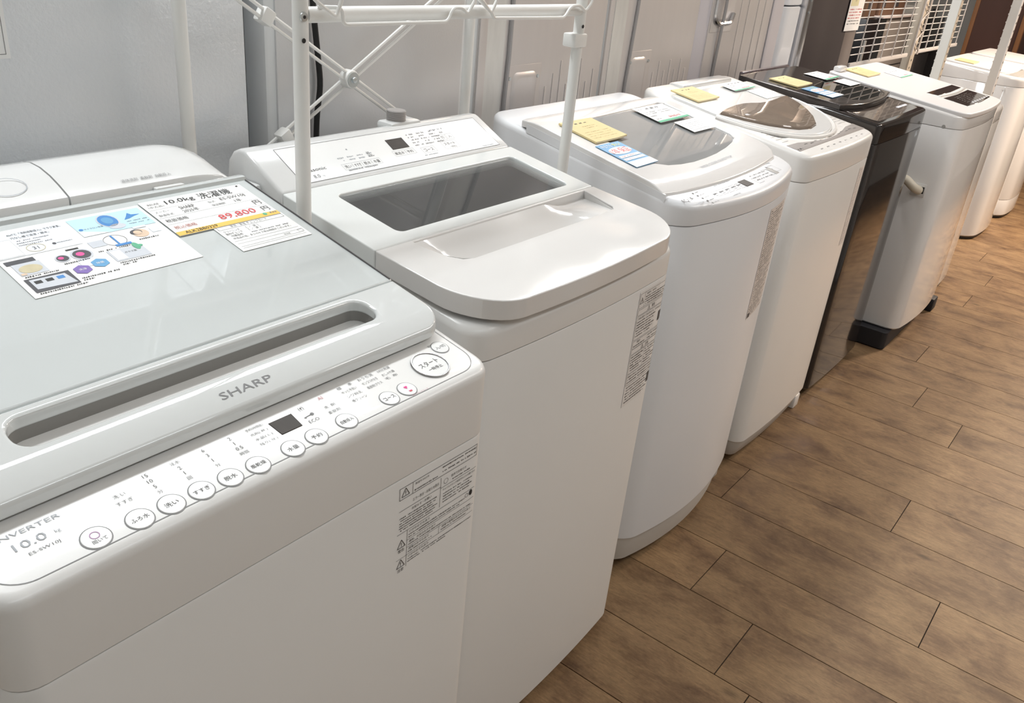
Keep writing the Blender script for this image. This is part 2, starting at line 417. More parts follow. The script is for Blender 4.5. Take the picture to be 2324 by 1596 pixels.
for k in range(-34, 25):
    xa, xb = 3.579-.2*(k+1), 3.579-.2*k
    rnd = random.Random(k*17+3); j = JOINT.get(k, rnd.uniform(0, PL)); s_ = j-PL*6
    while s_ < 1.35:
        ya, yb = max(s_, -2.2), min(s_+PL, 1.36); s_ += PL
        if yb-ya < .02: continue
        key = round(yb-ya, 3)
        if key not in pcache:
            bm = box(-.1+GAP, .1-GAP, -(yb-ya)/2+GAP, (yb-ya)/2-GAP, -.0035, 0)
            pcache[key] = bm
            me = bpy.data.meshes.new('plank'); bmesh.ops.recalc_face_normals(bm, faces=bm.faces); bm.to_mesh(me); bm.free(); me.materials.append(WOOD); pcache[key] = me
        o = bpy.data.objects.new('plank', pcache[key]); COL.objects.link(o); o.parent = floor; o.location = ((xa+xb)/2, (ya+yb)/2, 0)
# ceiling lamp housings
HOUS = mat('lamp_housing_enamel', (.85, .85, .84), .4)
for i, ((lx, ly), sx, sy, p, c) in enumerate(LAMPS):
    t = Thing('ceiling_lamp', 'long white tube lamp on the ceiling, %s' % ['above the nearest machines', 'above the far machines', 'above the near aisle', 'above the far aisle', 'behind the near refrigerators', 'behind the far refrigerators'][i], 'lamp', (lx, ly, 2.75))
    t.add('housing', box(lx-sx/2-.03, lx+sx/2+.03, ly-sy/2-.02, ly+sy/2+.02, 2.675, 2.75, .01), HOUS)

# ------------------------------------------------------------------ refrigerators with their backs to the row
EMB = mat('embossed_grey_steel', (.80, .835, .87), .36, .2, var=.03, bump=.55, bscale=170, stretch=(1, 1, 1))
EMB2 = mat('brushed_grey_steel', (.72, .725, .735), .36, .4, var=.05, vscale=9, bump=.12, bscale=240)
FOIL = mat('silver_back_sheet', (.72, .69, .68), .36, .4, var=.03, vscale=6, stretch=(8, 8, .4), bump=.05, bscale=40)
FOIL2 = mat('galvanised_tape', (.78, .78, .76), .42, .3, var=.14, vscale=14, stretch=(3, 3, .7))
SIDEW = mat('fridge_side_white', (.78, .8, .81), .35, var=.02)
GAPSH = mat('slate_gap_shade', (.03, .032, .042), .6, var=.06)  # near-black slate, colour stands for the shade between refrigerators
LILAC = mat('lilac_grey_edge', (.60, .58, .62), .4, var=.03)
BROWNP = mat('dark_brown_steel', (.028, .018, .019), .75, var=.08, vscale=20)
BRNST = mat('taupe_metal_strip', (.25, .21, .19), .4, .4, var=.1)
CHROME = mat('chrome_strip', (.62, .62, .64), .22, 1., var=.12, vscale=20)
YB, YD, FH = 1.30, 1.93, 1.52
def fridge(name, X0, X1, label, bodym, panelm, p0, p1, zpan=.12, H_=FH):
    t = Thing(name, label, 'refrigerator', ((X0+X1)/2, (YB+YD)/2, 0))
    t.add('cabinet', box(X0, X1, YB+.004, YD, .04, H_, .008), bodym)
    pn = t.add('back_panel', box(p0, p1, YB, YB+.012, zpan, H_-.03, .0015), panelm)
    for fx in (X0+.05, X1-.09):
        for fy in (YB+.05, YD-.09): t.add('foot', box(fx, fx+.04, fy, fy+.04, 0, .045, .004), DARK)
    return t, pn
t, pn = fridge('refrigerator', .30, .942, 'refrigerator with dimpled pale grey back panel behind the nearest machine', EMB, EMB, .302, .940)
st = t.add('sticker', box(.44, .556, YB-.0012, YB-.0002, 1.155, 1.32), PAPER)
pp = Print(lambda a, b, h: (a, YB-.0012-h, b)); pp.frame(.50, 1.24, .10, .158, .0008, INKG); pp.dashes(.505, .54, 1.158, .003, INKG); pp.build(t, 'sticker_print', st)
t, pn = fridge('refrigerator', .984, 1.526, 'grey-backed refrigerator with white side edges behind the white wire rack', SIDEW, EMB2, 1.006, 1.507)
t.add('side_piece', box(.944, .9835, 1.36, YD, .04, FH), GAPSH, label='dark slate strip painted as the shaded gap')  # dark strip that paints the shade in the gap beside this refrigerator
# power cable hanging down its back
t.add('power_cable', tube(bend([(1.075, 1.288, 1.45), (1.078, 1.288, 1.23), (1.089, 1.288, 1.14), (1.096, 1.288, 1.08), (1.086, 1.288, 1.03), (1.082, 1.288, .95), (1.09, 1.288, .5)], .05), .0055), RUBBER, label='black power cable')

def back_plate(t, pn, X0, X1, z1, z0, in0, in1, inz):
    bp = t.add('handle_plate', box(X0, X1, YB-.002, YB, z0, z1, .0008), FOIL, pn)
    rc = []
    for i, (ins, d) in enumerate(((0, -.0022), (.006, -.006), (.014, -.0065))):
        rc.append([(x, YB+d, z) for x, z in rr(in0+ins, in1-ins, z0+.02+ins, inz-ins, .02, .02, n=4, nf=4)])
    t.add('embossed_grip', loft(rc, False, True), FOIL, pn)
    for sx in (X0+.012, X1-.014): t.add('screw', cyl((sx, YB-.002, z1-.03), .0042, .003, 'y', 10), STEEL, pn)
t, pn = fridge('refrigerator', 1.530, 2.090, 'silver-backed refrigerator with embossed grip plate right of the rack', SIDEW, FOIL, 1.561, 2.086)
t.add('foil_tape', box(1.590, 1.655, YB-.0015, YB,   .3, 1.49), FOIL2, pn)
t.add('edge_channel', box(1.5615, 1.588, YB-.004, YB,   .3, 1.49, .0015), FOIL, pn)
t.add('wire_channel', tube([(1.668, YB-.004, .3), (1.668, YB-.004, 1.0), (1.673, YB-.004, 1.1), (1.671, YB-.004, 1.48)], .0055), mat('grey_tape', (.42, .41, .42), .4, .3), pn)
back_plate(t, pn, 1.672, 1.811, 1.079, .74, 1.694, 1.795, 1.062)
for i in range(8):
    x = 1.835+i*.031; t.add('pressed_rib', box(x, x+.007, YB-.0015, YB, .3, 1.02+.03*(i % 3), .0006), FOIL, pn)
t, pn = fridge('refrigerator', 2.100, 2.626, 'silver-backed refrigerator with faint grip plate behind the third machine', SIDEW, FOIL, 2.103, 2.623)
t.add('foil_tape', box(2.125, 2.19, YB-.0015, YB,   .3, 1.49), FOIL2, pn)
t.add('wire_channel', tube([(2.226, YB-.004, .3), (2.228, YB-.004, 1.0), (2.24, YB-.004, 1.2), (2.245, YB-.004, 1.48)], .005), MATS['grey_tape'], pn)
t.add('gap_shade_strip', box(2.0925, 2.0985, YB+.03, YB+.05, .1, 1.45), DARK)  # dark strip added as painted shade between two refrigerators
back_plate(t, pn, 2.232, 2.36, 1.085, .74, 2.245, 2.335, 1.068)
for i in range(7):
    x = 2.385+i*.034; t.add('pressed_rib', box(x, x+.007, YB-.0015, YB, .3, 1.02+.03*(i % 2), .0006), FOIL, pn)
t, pn = fridge('refrigerator', 2.632, 3.322, 'silver-backed refrigerator with raised carrying handle and lilac edges', LILAC, FOIL, 2.714, 3.198)
bp = t.add('handle_plate', box(2.72, 2.881, YB-.002, YB, 1.121, 1.5, .0008), FOIL, pn)
t.add('carrying_handle', tube(bend([(2.735, YB-.006, 1.4), (2.735, YB-.006, 1.165), (2.76, YB-.008, 1.147), (2.85, YB-.008, 1.15), (2.868, YB-.006, 1.178)], .014), .008), CHROME, bp)
t.add('wire_channel', tube([(2.794, YB-.005, .3), (2.793, YB-.005, 1.0), (2.788, YB-.012, 1.2), (2.788, YB-.005, 1.48)], .0055), MATS['grey_tape'], pn)
for x in (2.93, 2.99, 3.07, 3.13): t.add('pressed_rib', box(x, x+.008, YB-.0015, YB,   .3, 1.49, .0006), FOIL, pn)
t.add('edge_channel', box(3.2, 3.23, YB-.004, YB+.003, .12, 1.49, .002), LILAC, pn)
# narrow white refrigerator
t = Thing('refrigerator', 'narrow glossy white refrigerator with a joint near its top, left of the dark brown panel', 'refrigerator', (3.43, 1.6, 0))
WB = mat('bluish_white_enamel', (.86, .89, .94), .22, var=.01, coat=.3)
def rrz(z, i): return [(x, y, z) for x, y in rr(3.330+i, 3.528-i, YB+.004+i, YD-i, .05, .02)]
t.add('lower_cabinet', loft([rrz(.04, .004), rrz(.044, 0), rrz(1.188, 0), rrz(1.192, .004)]), WB)
t.add('upper_door', loft([rrz(1.197, .004), rrz(1.201, 0), rrz(1.5, 0), rrz(1.51, .01)]), WB)
for fx in (3.36, 3.46): t.add('foot', box(fx, fx+.03, 1.4, 1.44, 0, .045), DARK)
# dark brown refrigerator
t = Thing('refrigerator', 'dark brown refrigerator side with chrome edge left of the wire mesh', 'refrigerator', (3.9, 1.6, 0))
t.add('cabinet', box(3.594, 4.081, YB, YD, .03, FH, .006), BROWNP)
t.add('chrome_edge', box(3.534, 3.5935, YB-.004, YB+.05, .03, FH, .003), CHROME)
t.add('metal_strip', box(4.082, 4.232, YB+.003, YB+.05, .03, FH, .003), BRNST)
for fx in (3.62, 4.02): t.add('foot', box(fx, fx+.04, 1.5, 1.54, 0, .035), DARK)
for z in (1.17, 1.215): t.add('screw', cyl((3.565, YB-.004, z), .006, .003, 'y', 10), STEEL)
# tags on the brown panel
t = Thing('price_tag_strip', 'white and yellow tag sheet hanging at the edge of the dark brown panel', 'paper', (4.13, YB-.004, 1.085))
sh = t.add('sheet', box(4.03, 4.222, YB-.006, YB-.005, 1.087, 1.30), PAPER)
pp = Print(lambda a, b, h: (a, YB-.006-h, b)); pp.rect(4.09, 1.235, .1, .09, mat('pale_yellow_print', (.78, .72, .45), .6))
for i in range(6): pp.dashes(4.04, 4.205, 1.176-.012*i, .007, INKR if i < 4 else INKD, fill=.6, seed=i)
for i in range(3): pp.text('円', 4.10, 1.262-.024*i, .014, INKD, h=.0008)
pp.build(t, 'tag_print', sh)

# ------------------------------------------------------------------ wire mesh partition
MESHW = mat('white_coated_wire', (.66, .64, .63), .45, var=.03)
def mesh_panel(X0, X1, vx, zb, label):
    t = Thing('wire_mesh_panel', label, 'wire mesh', ((X0+X1)/2, YB, zb))
    t.add('bottom_bar', box(X0, X1, YB-.006, YB+.006, zb-.014, zb+.006, .003), MESHW)
    for x in vx: t.add('vertical_wire', tube([(x, YB-.004, zb), (x, YB-.004, 1.62)], .0032, 6), MESHW)
    z = zb+.041; zs = []
    while z < 1.62: zs.append(z); z += .0324
    for z in zs: t.add('horizontal_wire', tube([(X0, YB+.004, z), (X1, YB+.004, z)], .0026, 6), MESHW)
    return t
mesh_panel(4.238, 5.20, [4.337, 4.521, 4.705, 4.891, 5.071], .934, 'white wire mesh panel right of the dark brown refrigerator')
mesh_panel(5.33, 6.30, [5.375, 5.537, 5.714, 5.89, 6.07, 6.25], .943, 'white wire mesh panel behind the white slotted post')
BEIGE = mat('beige_steel_post', (.48, .43, .36), .5, var=.08)
t = Thing('lattice_post', 'beige post with zigzag lattice between the two wire mesh panels', 'post', (5.265, YB, 0))
t.add('post', box(5.235, 5.31, YB-.012, YB+.03, 0, 1.9, .002), BEIGE)
for x in (5.205, 5.322): t.add('lattice_rail', tube([(x, YB-.02, .93), (x, YB-.02, 1.62)], .005, 6), MESHW)
zz = [(5.205 if i % 2 else 5.322, YB-.02, .95+.05*i) for i in range(14)]
t.add('zigzag_wire', tube(zz, .0038, 6), MESHW)
for z in (.86, .9): t.add('bolt_hole', cyl((5.27, YB-.012, z), .006, .001, 'y', 10), DARK)

# ------------------------------------------------------------------ things in the next aisle, seen through the mesh
BLK = mat('black_gloss_door', (.012, .012, .014), .25)
GRYF = mat('grey_fridge_door', (.36, .33, .31), .4, var=.05)
CART = mat('brown_cardboard', (.19, .105, .065), .75, var=.12, vscale=14)
t = Thing('refrigerator', 'black refrigerator seen through the left wire mesh', 'refrigerator', (6.24, 2.1, 0)); t.add('cabinet', box(6.02, 6.448, 1.8, 2.4, .03, 1.03, .008), BLK)
t.add('door_handle', box(6.05, 6.075, 1.785, 1.8, .5, .9, .004), GREYP)
t.add('foot', box(6.1, 6.36, 1.9, 2.3, 0, .035), DARK)
t = Thing('refrigerator', 'grey refrigerator seen through the left wire mesh beside the black one', 'refrigerator', (6.77, 2.1, 0)); t.add('cabinet', box(6.452, 7.08, 1.8, 2.4, .03, 1.03, .008), GRYF)
t.add('door_gap', box(6.46, 7.07, 1.797, 1.8, .70, .706), DARK); t.add('foot', box(6.5, 7.0, 1.9, 2.3, 0, .035), DARK)
single('cover_sheet', box(6.25, 7.09, 1.77, 2.3, 1.0315, 1.042, .003), mat('pinkish_white_sheet', (.72, .63, .62), .7), 'pale folded sheet lying on top of the grey refrigerator', 'sheet', loc=(6.6, 2.0, 1.031))
for i, (a, b, hh) in enumerate(((6.03, 6.32, .26), (6.325, 6.62, .31), (6.625, 6.92, .25))):
    t = Thing('cardboard_box', 'brown cardboard box on the refrigerators behind the mesh, %s' % ('leftmost', 'middle and tallest', 'rightmost')[i], 'box', ((a+b)/2, 2.0, 1.044))
    zb_ = 1.0315 if a < 6.2 else 1.0435
    if a < 6.2: b = 6.245
    t.add('carton', box(a, b, 1.83, 2.2, zb_, zb_+hh, .003), CART)
    t.add('flap_tape', box((a+b)/2-.02, (a+b)/2+.02, 1.828, 1.83, zb_+hh*.55, zb_+hh*.97), mat('tan_tape', (.5, .34, .2), .4))
    t.add('printed_mark', box(a+.03, a+.1, 1.8285, 1.83, zb_+.05, zb_+.1), DRKP)
t = Thing('appliance_shelf', 'black shelf of dark appliances seen through the right wire mesh', 'shelf', (7.74, 2.05, 0))
t.add('lower_panel', box(7.1, 7.85, 1.8, 2.3, 0, .74, .004), mat('mid_grey_panel', (.24, .22, .22), .5))
t.add('dark_cabinet', box(7.36, 8.15, 1.82, 2.3, .745, .995, .004), BLK)
t.add('dark_side', box(7.86, 8.4, 1.8, 2.3, 0, .745, .004), mat('charcoal_panel', (.1, .09, .09), .5))
t.add('shelf_edge', box(7.3, 8.2, 1.79, 1.82, .745, .775, .003), MESHW)
for i in range(2):
    x = 7.4+i*.27; t2 = Thing('carton_box', 'pale box with two dark windows on the black shelf behind the mesh, %s' % ('left', 'right')[i], 'box', (x+.12, 1.95, .996))
    t2.add('carton', box(x, x+.25, 1.84, 2.1, .996, 1.085, .003), mat('pale_carton', (.62, .58, .52), .7)); t2.add('window', box(x+.06, x+.15, 1.838, 1.84, 1.04, 1.066), DRKP)

# ------------------------------------------------------------------ slotted angle rack between the far machines
GRYM = mat('grey_shaded_steel', (.50, .48, .45), .45, .2, var=.05)  # shade on the front upright is put into this grey
t = Thing('slotted_angle_rack', 'slotted steel angle frame with a white and a shaded grey upright behind the far machines', 'rack', (4.78, .9, 0))
def angle_post(x, y, ww, m, m2):
    po = t.add('upright', box(x, x+.0025, y, y+ww, 0, 1.9), m)
    t.add('flange', box(x, x+ww, y-.0025, y, 0, 1.9), m2, po)
    for k in range(24):
        z = .72+k*.035
        t.add('slot_hole', cyl((x+.022, y-.0026, z), .005, .0008, 'y', 8), DARK, po)
        t.add('edge_notch', cyl((x-.0004, y+ww-.0015, z), .0042, .0033, 'x', 8), m, po)
angle_post(4.75, 1.014, .04, mat('white_steel_angle', (.70, .72, .70), .45, var=.03), BEIGE)
angle_post(4.75, .762, .036, GRYM, MESHW)
for zz_ in (.3, 1.7): t.add('cross_brace', box(4.7526, 4.756, .765, 1.05, zz_, zz_+.03), MESHW)
for yy in (.755, 1.008): t.add('foot_plate', box(4.742, 4.80, yy, yy+.055, 0, .004), GRYM)
t.add('white_pipe', tube([(4.80, 1.03, .98), (4.80, 1.03, 1.62)], .006), POSTW)

# wooden cabinet and black appliance in the far corner
WBR = mat('dark_brown_veneer', (.075, .03, .02), .5, var=.15, vscale=8, stretch=(1, 1, .1)); WED = mat('orange_brown_edge', (.27, .12, .045), .5, var=.15)
t = Thing('wooden_cabinet', 'tall dark brown wooden cabinet with orange-brown edges in the far corner', 'cabinet', (7.75, 1.28, 0))
t.add('side_piece', box(7.3, 7.32, 1.13, 1.43, 0, 1.9), WBR)
for yy in (1.10, 1.43): t.add('edge_post', box(7.294, 7.33, yy, yy+.03, 0, 1.9, .002), WED)
t.add('carcass', box(7.335, 8.2, 1.105, 1.455, 0, 1.9), WBR)
t = Thing('black_appliance', 'black appliance with white bands at the right edge beyond the cabinet', 'appliance', (8.7, 1.2, 0))
t.add('housing', box(8.4, 9.0, .95, 1.32, 0, 1.35, .01), BLK)
for z in (.72, .78, .97): t.add('white_band', box(8.39, 8.4, .97, 1.3, z, z+.022, .002), MESHW)

# ------------------------------------------------------------------ white pole rack standing over the second machine
t = Thing('laundry_rack', 'white pole rack with wire shelf standing over the second washing machine', 'rack', (1.1, 1.08, 0))
PX = (.775, 1.42); PYF, PYB, PR = .950, 1.228, .0107
for i, x in enumerate(PX):
    for y in (PYF-(.009 if i else 0), PYB-(.02 if i else 0)):
        po = t.add('post', tube([(x, y, .006), (x, y, 1.9)], PR, 16), POSTW)
        t.add('foot_cap', cyl((x, y, 0), .014, .02, 'z', 14), mat('grey_foot_plastic', (.5, .5, .5), .6), po)
        if y < 1:
            for z in (1.2225, 1.10) if i == 0 else (1.2245,): 
                if z > 1.15 or False:
                    t.add('peg_hole', cyl((x-.0035, y-PR+.0002, z), .0032, .0006, 'y', 12), DARK, po)
bo = t.add('bolt', cyl((.772, PYF-PR+.0005, 1.252), .0062, .002, 'y', 14, .0006), STEEL)
t.add('bolt_socket', cyl((.772, PYF-PR-.0017, 1.252), .0024, .0004, 'y', 6), DARK, bo)
t.add('front_bar', tube([(PX[0]+.008, PYF, 1.253), (PX[1]-.006, PYF-.008, 1.252)], .0103, 14), POSTW)
t.add('back_bar', tube([(PX[0]+.008, PYB, 1.45), (PX[1]-.006, PYB-.02, 1.45)], .0103, 14), POSTW)
for i, x in enumerate(PX): t.add('side_bar', tube([(x, PYF, 1.40), (x, PYB-.012, 1.40)], .0085, 12), POSTW)
WR = .0027
yl = .925
t.add('drop_loop', tube(bend([(.80, yl+.02, 1.263), (.826, yl, 1.2645), (.826, yl, 1.243), (1.036, yl, 1.242), (1.046, yl, 1.2615), (1.068, yl, 1.2615), (1.08, yl, 1.252), (1.098, yl, 1.274), (1.10, yl, 1.3)], .009), WR, 8), POSTW)
t.add('drop_loop', tube(bend([(1.125, yl+.02, 1.2735), (1.14, yl, 1.2535), (1.146, yl, 1.245), (1.345, yl, 1.242), (1.362, yl, 1.2605), (1.39, yl, 1.2625), (1.41, yl, 1.251), (1.43, yl, 1.268), (1.435, yl, 1.3)], .009), WR, 8), POSTW)
t.add('shelf_wire', tube(bend([(.765, yl, 1.287), (.779, yl, 1.274), (.814, yl, 1.2525), (.824, yl, 1.2735), (.828, yl, 1.3)], .006), WR, 8), POSTW)
t.add('shelf_wire', tube(bend([(1.07, yl, 1.29), (1.113, yl, 1.2727), (1.138, yl, 1.253), (1.152, yl, 1.2745), (1.156, yl, 1.3)], .006), WR, 8), POSTW)
for k in range(9):
    x = .83+.068*k; t.add('shelf_wire', tube([(x, yl, 1.300), (x, PYB, 1.312)], WR, 6), POSTW)
t.add('shelf_rim', tube([(.765, yl, 1.3), (1.435, yl, 1.3), (1.435, PYB, 1.312), (.765, PYB, 1.312)], WR, 8, closed=True), POSTW)
# crossed back braces, two rods each
HX, HZ, yb_ = 1.104, 1.103, 1.222
for nm, a, b in (('brace_rod', (.79, 1.297), (1.405, .917)), ('brace_rod', (1.405, 1.275), (.79, .915))):
    d = Vector((b[0]-a[0], b[1]-a[1])).normalized(); nrm = Vector((-d.y, d.x))
    for s_ in (-.0068, .0068):
        yy = yb_-.004 if a[0] < 1 else yb_+.004
        t.add(nm, tube([(a[0]+nrm.x*s_, yy, a[1]+nrm.y*s_), (b[0]+nrm.x*s_, yy, b[1]+nrm.y*s_)], .0031, 8), POSTW)
hb = t.add('brace_hub', cyl((HX, yb_+.006, HZ), .0165, .02, 'y', 20, .003), POSTW)
t.add('hub_washer', cyl((HX, yb_-.014, HZ), .0135, .0015, 'y', 20), STEEL, hb); t.add('hub_bolt', cyl((HX, yb_-.0155, HZ), .0055, .004, 'y', 10, .001), STEEL, hb)
for cx_, cz_, an in ((.925, 1.2135, -31.7), (.957, 1.014, 30.3), (1.27, 1.0005, -31.7)):
    c = t.add('brace_clip', box(cx_-.012, cx_+.012, yb_-.012, yb_+.012, cz_-.013, cz_+.013, .004), POSTW)
    c.data.transform(Matrix.Translation(Vector((cx_, yb_, cz_))-t.loc) @ Matrix.Rotation(-math.radians(an), 4, 'Y') @ Matrix.Translation(-Vector((cx_, yb_, cz_))+t.loc))
t.add('post_clip', box(1.39, 1.4305, .926, .955, 1.188, 1.212, .003), POSTW)

# ================================================================== washing machine 1: wide white and grey, nearest
CATW = 'washing machine'
def feet(t, X0, X1, Y0, Y1, z):
    for fx in (X0+.04, X1-.08):
        for fy in (Y0+.05, Y1-.09): t.add('foot', cyl((fx+.02, fy+.02, 0), .02, z+.006, 'z', 12), RUBBER)

t = Thing('washing_machine', 'wide white washing machine with pale grey glass lid and round buttons, nearest of the row', CATW, (.46, .83, 0))
X0, X1, Y0, Y1 = .163, .756, .566, 1.205
pz = lambda x, y: .895+.187*(y-.575)
t.add('body', body(X0, X1, Y0, Y1, .03, pz, .028, .03, 0, .80, .011), BODYW)
feet(t, X0, X1, Y0, Y1, .03)
lz = lambda x, y: .953+.197*(y-.743)-(5.*(.685-y)**2 if y < .685 else 0)
LX0, LX1 = .172, .750
# glass part of the lid
t.add('glass_lid', plate(rr(LX0, LX1, .7435, 1.049, .002, .004, n=3, nf=4), [], lz, .03, .002), GREYL, wn=True)
t.add('lid_edge_trim', tube([(LX1-.003, .745, lz(0, .745)+.0008), (LX1-.003, 1.047, lz(0, 1.047)+.0008)], .0011, 6), INKD)
slot = rr(.250, .678, .688, .730, .018, .018, n=6, nf=4)
o_ = rr(LX0, LX1, .645, .7425, .032, .003, n=8, nf=10)
lf = t.add('lid_handle_bar', plate(o_, [slot], lz, .015, .004, 3, cuts=[.65, .655, .66, .665, .67, .675, .68, .685]), BARW, wn=True)
def rec(ins, dz): return [(x, y, lz(x, y)+dz) for x, y in rr(.248+ins, .680-ins, .686+ins, .732-ins, .018, .018, n=6, nf=4)]
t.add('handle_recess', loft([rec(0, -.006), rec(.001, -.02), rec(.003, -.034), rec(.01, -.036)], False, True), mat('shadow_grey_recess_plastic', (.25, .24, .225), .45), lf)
pp = Print(top_map(lz)); pp.text('SHARP', .4615, .6625, .0088, INKG, wid=.0625); pp.build(t, 'brand_lettering', lf)
# back trim bar and detergent console
t.add('hinge_trim', box(LX0, LX1+.002, 1.05, 1.064, .985, 1.0185, .004), GREYL)
def cons(x0, x1, r0, r1):
    prof = [(1.066, 1.0), (1.066, 1.0235), (1.0675, 1.0265), (1.074, 1.0295), (1.09, 1.0365), (1.11, 1.0435), (1.135, 1.0488), (1.16, 1.0495), (1.18, 1.046), (1.193, 1.036), (1.2, 1.02), (1.2, 1.0)]
    R = []; n = 15
    for i in range(n+1):
        x = x0+(x1-x0)*i/n; k = 1.
        dl, dr = x-x0, x1-x
        if r0 and dl < r0: k = math.sqrt(max(0, 1-((r0-dl)/r0)**2))
        if r1 and dr < r1: k = math.sqrt(max(0, 1-((r1-dr)/r1)**2))
        k = .42+.58*k if k < 1 else 1
        R.append([(x, 1.133+(y-1.133)*(.93+.07*k), 1.0+(z-1.0)*k) for y, z in prof])
    return loft(R)
t.add('inlet_cover', cons(.175, .4975, .05, 0), WHITE)
dc = t.add('detergent_drawer', cons(.500, .738, 0, .075), WHITE)
t.add('pull_tab', box(.612, .656, 1.0575, 1.068, 1.0135, 1.0205, .002), WHITE, dc)
pp = Print(plane_map((.6105, 1.0772, 1.0312), (1, 0, 0), (0, .91, .41))); pp.h = .0011
pp.text('液体洗剤  柔軟剤  自動投入', .0, .0, .0062, INKG, wid=.072); pp.build(t, 'drawer_lettering', dc)
pp = Print(plane_map((.44, 1.10, 1.0402), (1, 0, 0), (0, .93, .36))); pp.h = .0012
pp.ring(0, 0, .024, .018, .0012, INKL, n=20); pp.build(t, 'embossed_cap_mark')
# control panel
pm = top_map(pz)
pp = Print(pm); pp.h = .0005
def outline_panel(pts, lw, m_):
    for a, b in zip(pts, pts[1:]): pp.line(*a, *b, lw, m_)
ol = [(.743, .66)]+[(.743-.032+.032*math.cos(a), .608+.030*math.sin(a)-.0) for a in [math.radians(-k) for k in range(0, 91, 10)]]
ol += [(.205, .578)]+[(.205-.03*math.sin(math.radians(k)), .608-.03*math.cos(math.radians(k))) for k in range(10, 91, 10)]+[(.175, .66)]
outline_panel(ol, .0008, INKG)
pp.text('INVERTER', .222, .6305, .0048, INKL, wid=.052); pp.text('10.0', .2165, .6165, .0085, INKL, wid=.026); pp.text('kg', .2385, .6150, .0048, INKL)
pp.text('ES-SW10J', .2225, .6040, .0042, INKG, wid=.025)
rows = (.631, .623, .615, .607)
def col(x, items, m_=INKG, size=.0046, **k):
    for y, s in items: pp.text(s, x, y, size, m_, **k)
col(.2965, [(.6225, '洗 い'), (.6135, 'すすぎ')], size=.0048)
col(.3265, list(zip(rows, ('15', '10', '5', '分')))); col(.3565, list(zip(rows, ('注水', '2', '1', '回')))); col(.3865, list(zip(rows, ('6', '3', '1', '分')))); col(.4165, list(zip(rows, ('2', '1', '0.5', '時間'))))
for y, s in zip(rows, ('予約(時間後)', '洗剤( 杯 )', '水量( L )', '残り( 分 )')): pp.text(s, .4460, y, .0044, INKG, wid=.0205)
pp.ring(.504, .629, .003, .004, .0006, INKG, a0=-50, a1=50); pp.ring(.504, .629, .003, .004, .0006, INKG, a0=130, a1=230); pp.disc(.504, .630, .0009, .0012, INKG); pp.rect(.504, .628, .0006, .004, INKG)
pp.disc(.5085, .6165, .0022, .0022, INKG); pp.line(.508, .6165, .4975, .6155, .0011, INKG); pp.rect(.499, .6146, .0009, .002, INKG)
pp.text('ECO', .504, .6075, .0045, INKG, wid=.013); pp.text('AI', .5325, .632, .005, mat('dusty_pink_ink', (.72, .4, .42), .6))
pp.text('洗  剤', .5325, .6165, .0048, INKG, wid=.015); pp.text('柔軟剤', .5315, .6075, .0048, INKG, wid=.016)
for x, its, w_ in ((.569, ('標      準', 'サッと予洗い', 'シワ抑え', '槽クリーン'), .021), (.600, ('おうち流', 'ガンコつけおき', '柔軟剤プラス'), .0225), (.629, ('10分洗濯', 'おしゃれ着'), .019)):
    for y, s in zip((.6335, .6255, .6170, .6085), its): pp.text(s, x, y, .0046, INKG, wid=w_)
pp.text('毛  布', .6275, .6185, .0044, INKG, wid=.019)
pp.text('電源', .7125, .6375, .0036, INKG); pp.text('ダウンロードコース', .6355, .5795, .0026, mat('dusty_rose_ink', (.6, .3, .35), .6), wid=.026)
pp.text('クリーニング', .742, .622, .003, INKL, wid=.0) if False else None
pp.build(t, 'panel_lettering')
# buttons
BTN = [('聞いて', .2575, .5905, .0122), ('ふろ水', .2955, .5885, .0118), ('洗い', .3255, .5882, .0118), ('すすぎ', .3555, .5875, .0116), ('脱水', .3858, .5865, .0116), ('風乾燥', .4165, .5857, .0116),
       ('水量', .4582, .5855, .0116), ('予約', .4890, .5862, .0116), ('自動投入', .5312, .5875, .0116), ('コース', .5972, .5905, .0113), ('', .6262, .5915, .0113), ('入/切', .7222, .6292, .0112)]
sl = .187; vv = Vector((0, 1, sl)).normalized(); nn = Vector((0, -sl, 1)).normalized(); AX = (Vector((1, 0, 0)), vv, nn)
BTNM = mat('clear_white_button', (.79, .795, .785), .3, var=.01)
for s, x, y, r_ in BTN:
    b = t.add('button', cyl((x, y, pz(x, y)), r_, .0010, AX, 28, .0006), BTNM, sharp=15)
    q = Print(plane_map(Vector((x, y, pz(x, y)))+nn*.0010, (1, 0, 0), vv)); q.h = .0003
    q.ring(0, 0, r_+.0009, r_+.0009, .0009, INKG, h=-.0006)
    if s == '聞いて': q.text(s, .001, -.0045, .0042, INKG, wid=.0125); q.ring(0, .0025, .0042, .0042, .0008, mat('mauve_ink', (.5, .3, .5), .6))
    elif s == '':
        for dx in (-.0011, .0011): q.disc(dx, .0032, .0014, .0014, INKP)
        q.poly([(-.0024, .0028), (.0024, .0028), (0, -.0004)], INKP); q.rect(.001, -.0042, .005, .0007, INKP); q.rect(.001, -.0056, .004, .0013, INKR)
    else: q.text(s, 0, 0, .0052 if len(s) > 2 else .0056, INKD if s != '入/切' else INKG, wid=.0165 if len(s) > 2 else .0130)
    q.build(t, 'button_print', b)
b = t.add('start_button', cyl((.6835, .6090, pz(0, .609)), .0222, .0016, AX, 36, .001), BTNM, sharp=15)
t.add('chrome_ring', tube([Vector((.6835, .6090, pz(0, .609)+.0014))+.0232*(math.cos(2*math.pi*k/36)*AX[0]+math.sin(2*math.pi*k/36)*vv) for k in range(36)], .0012, 6, closed=True), CHROME, b)
q = Print(plane_map(Vector((.6835, .6090, pz(0, .609)))+nn*.0016, (1, 0, 0), vv)); q.h = .0003
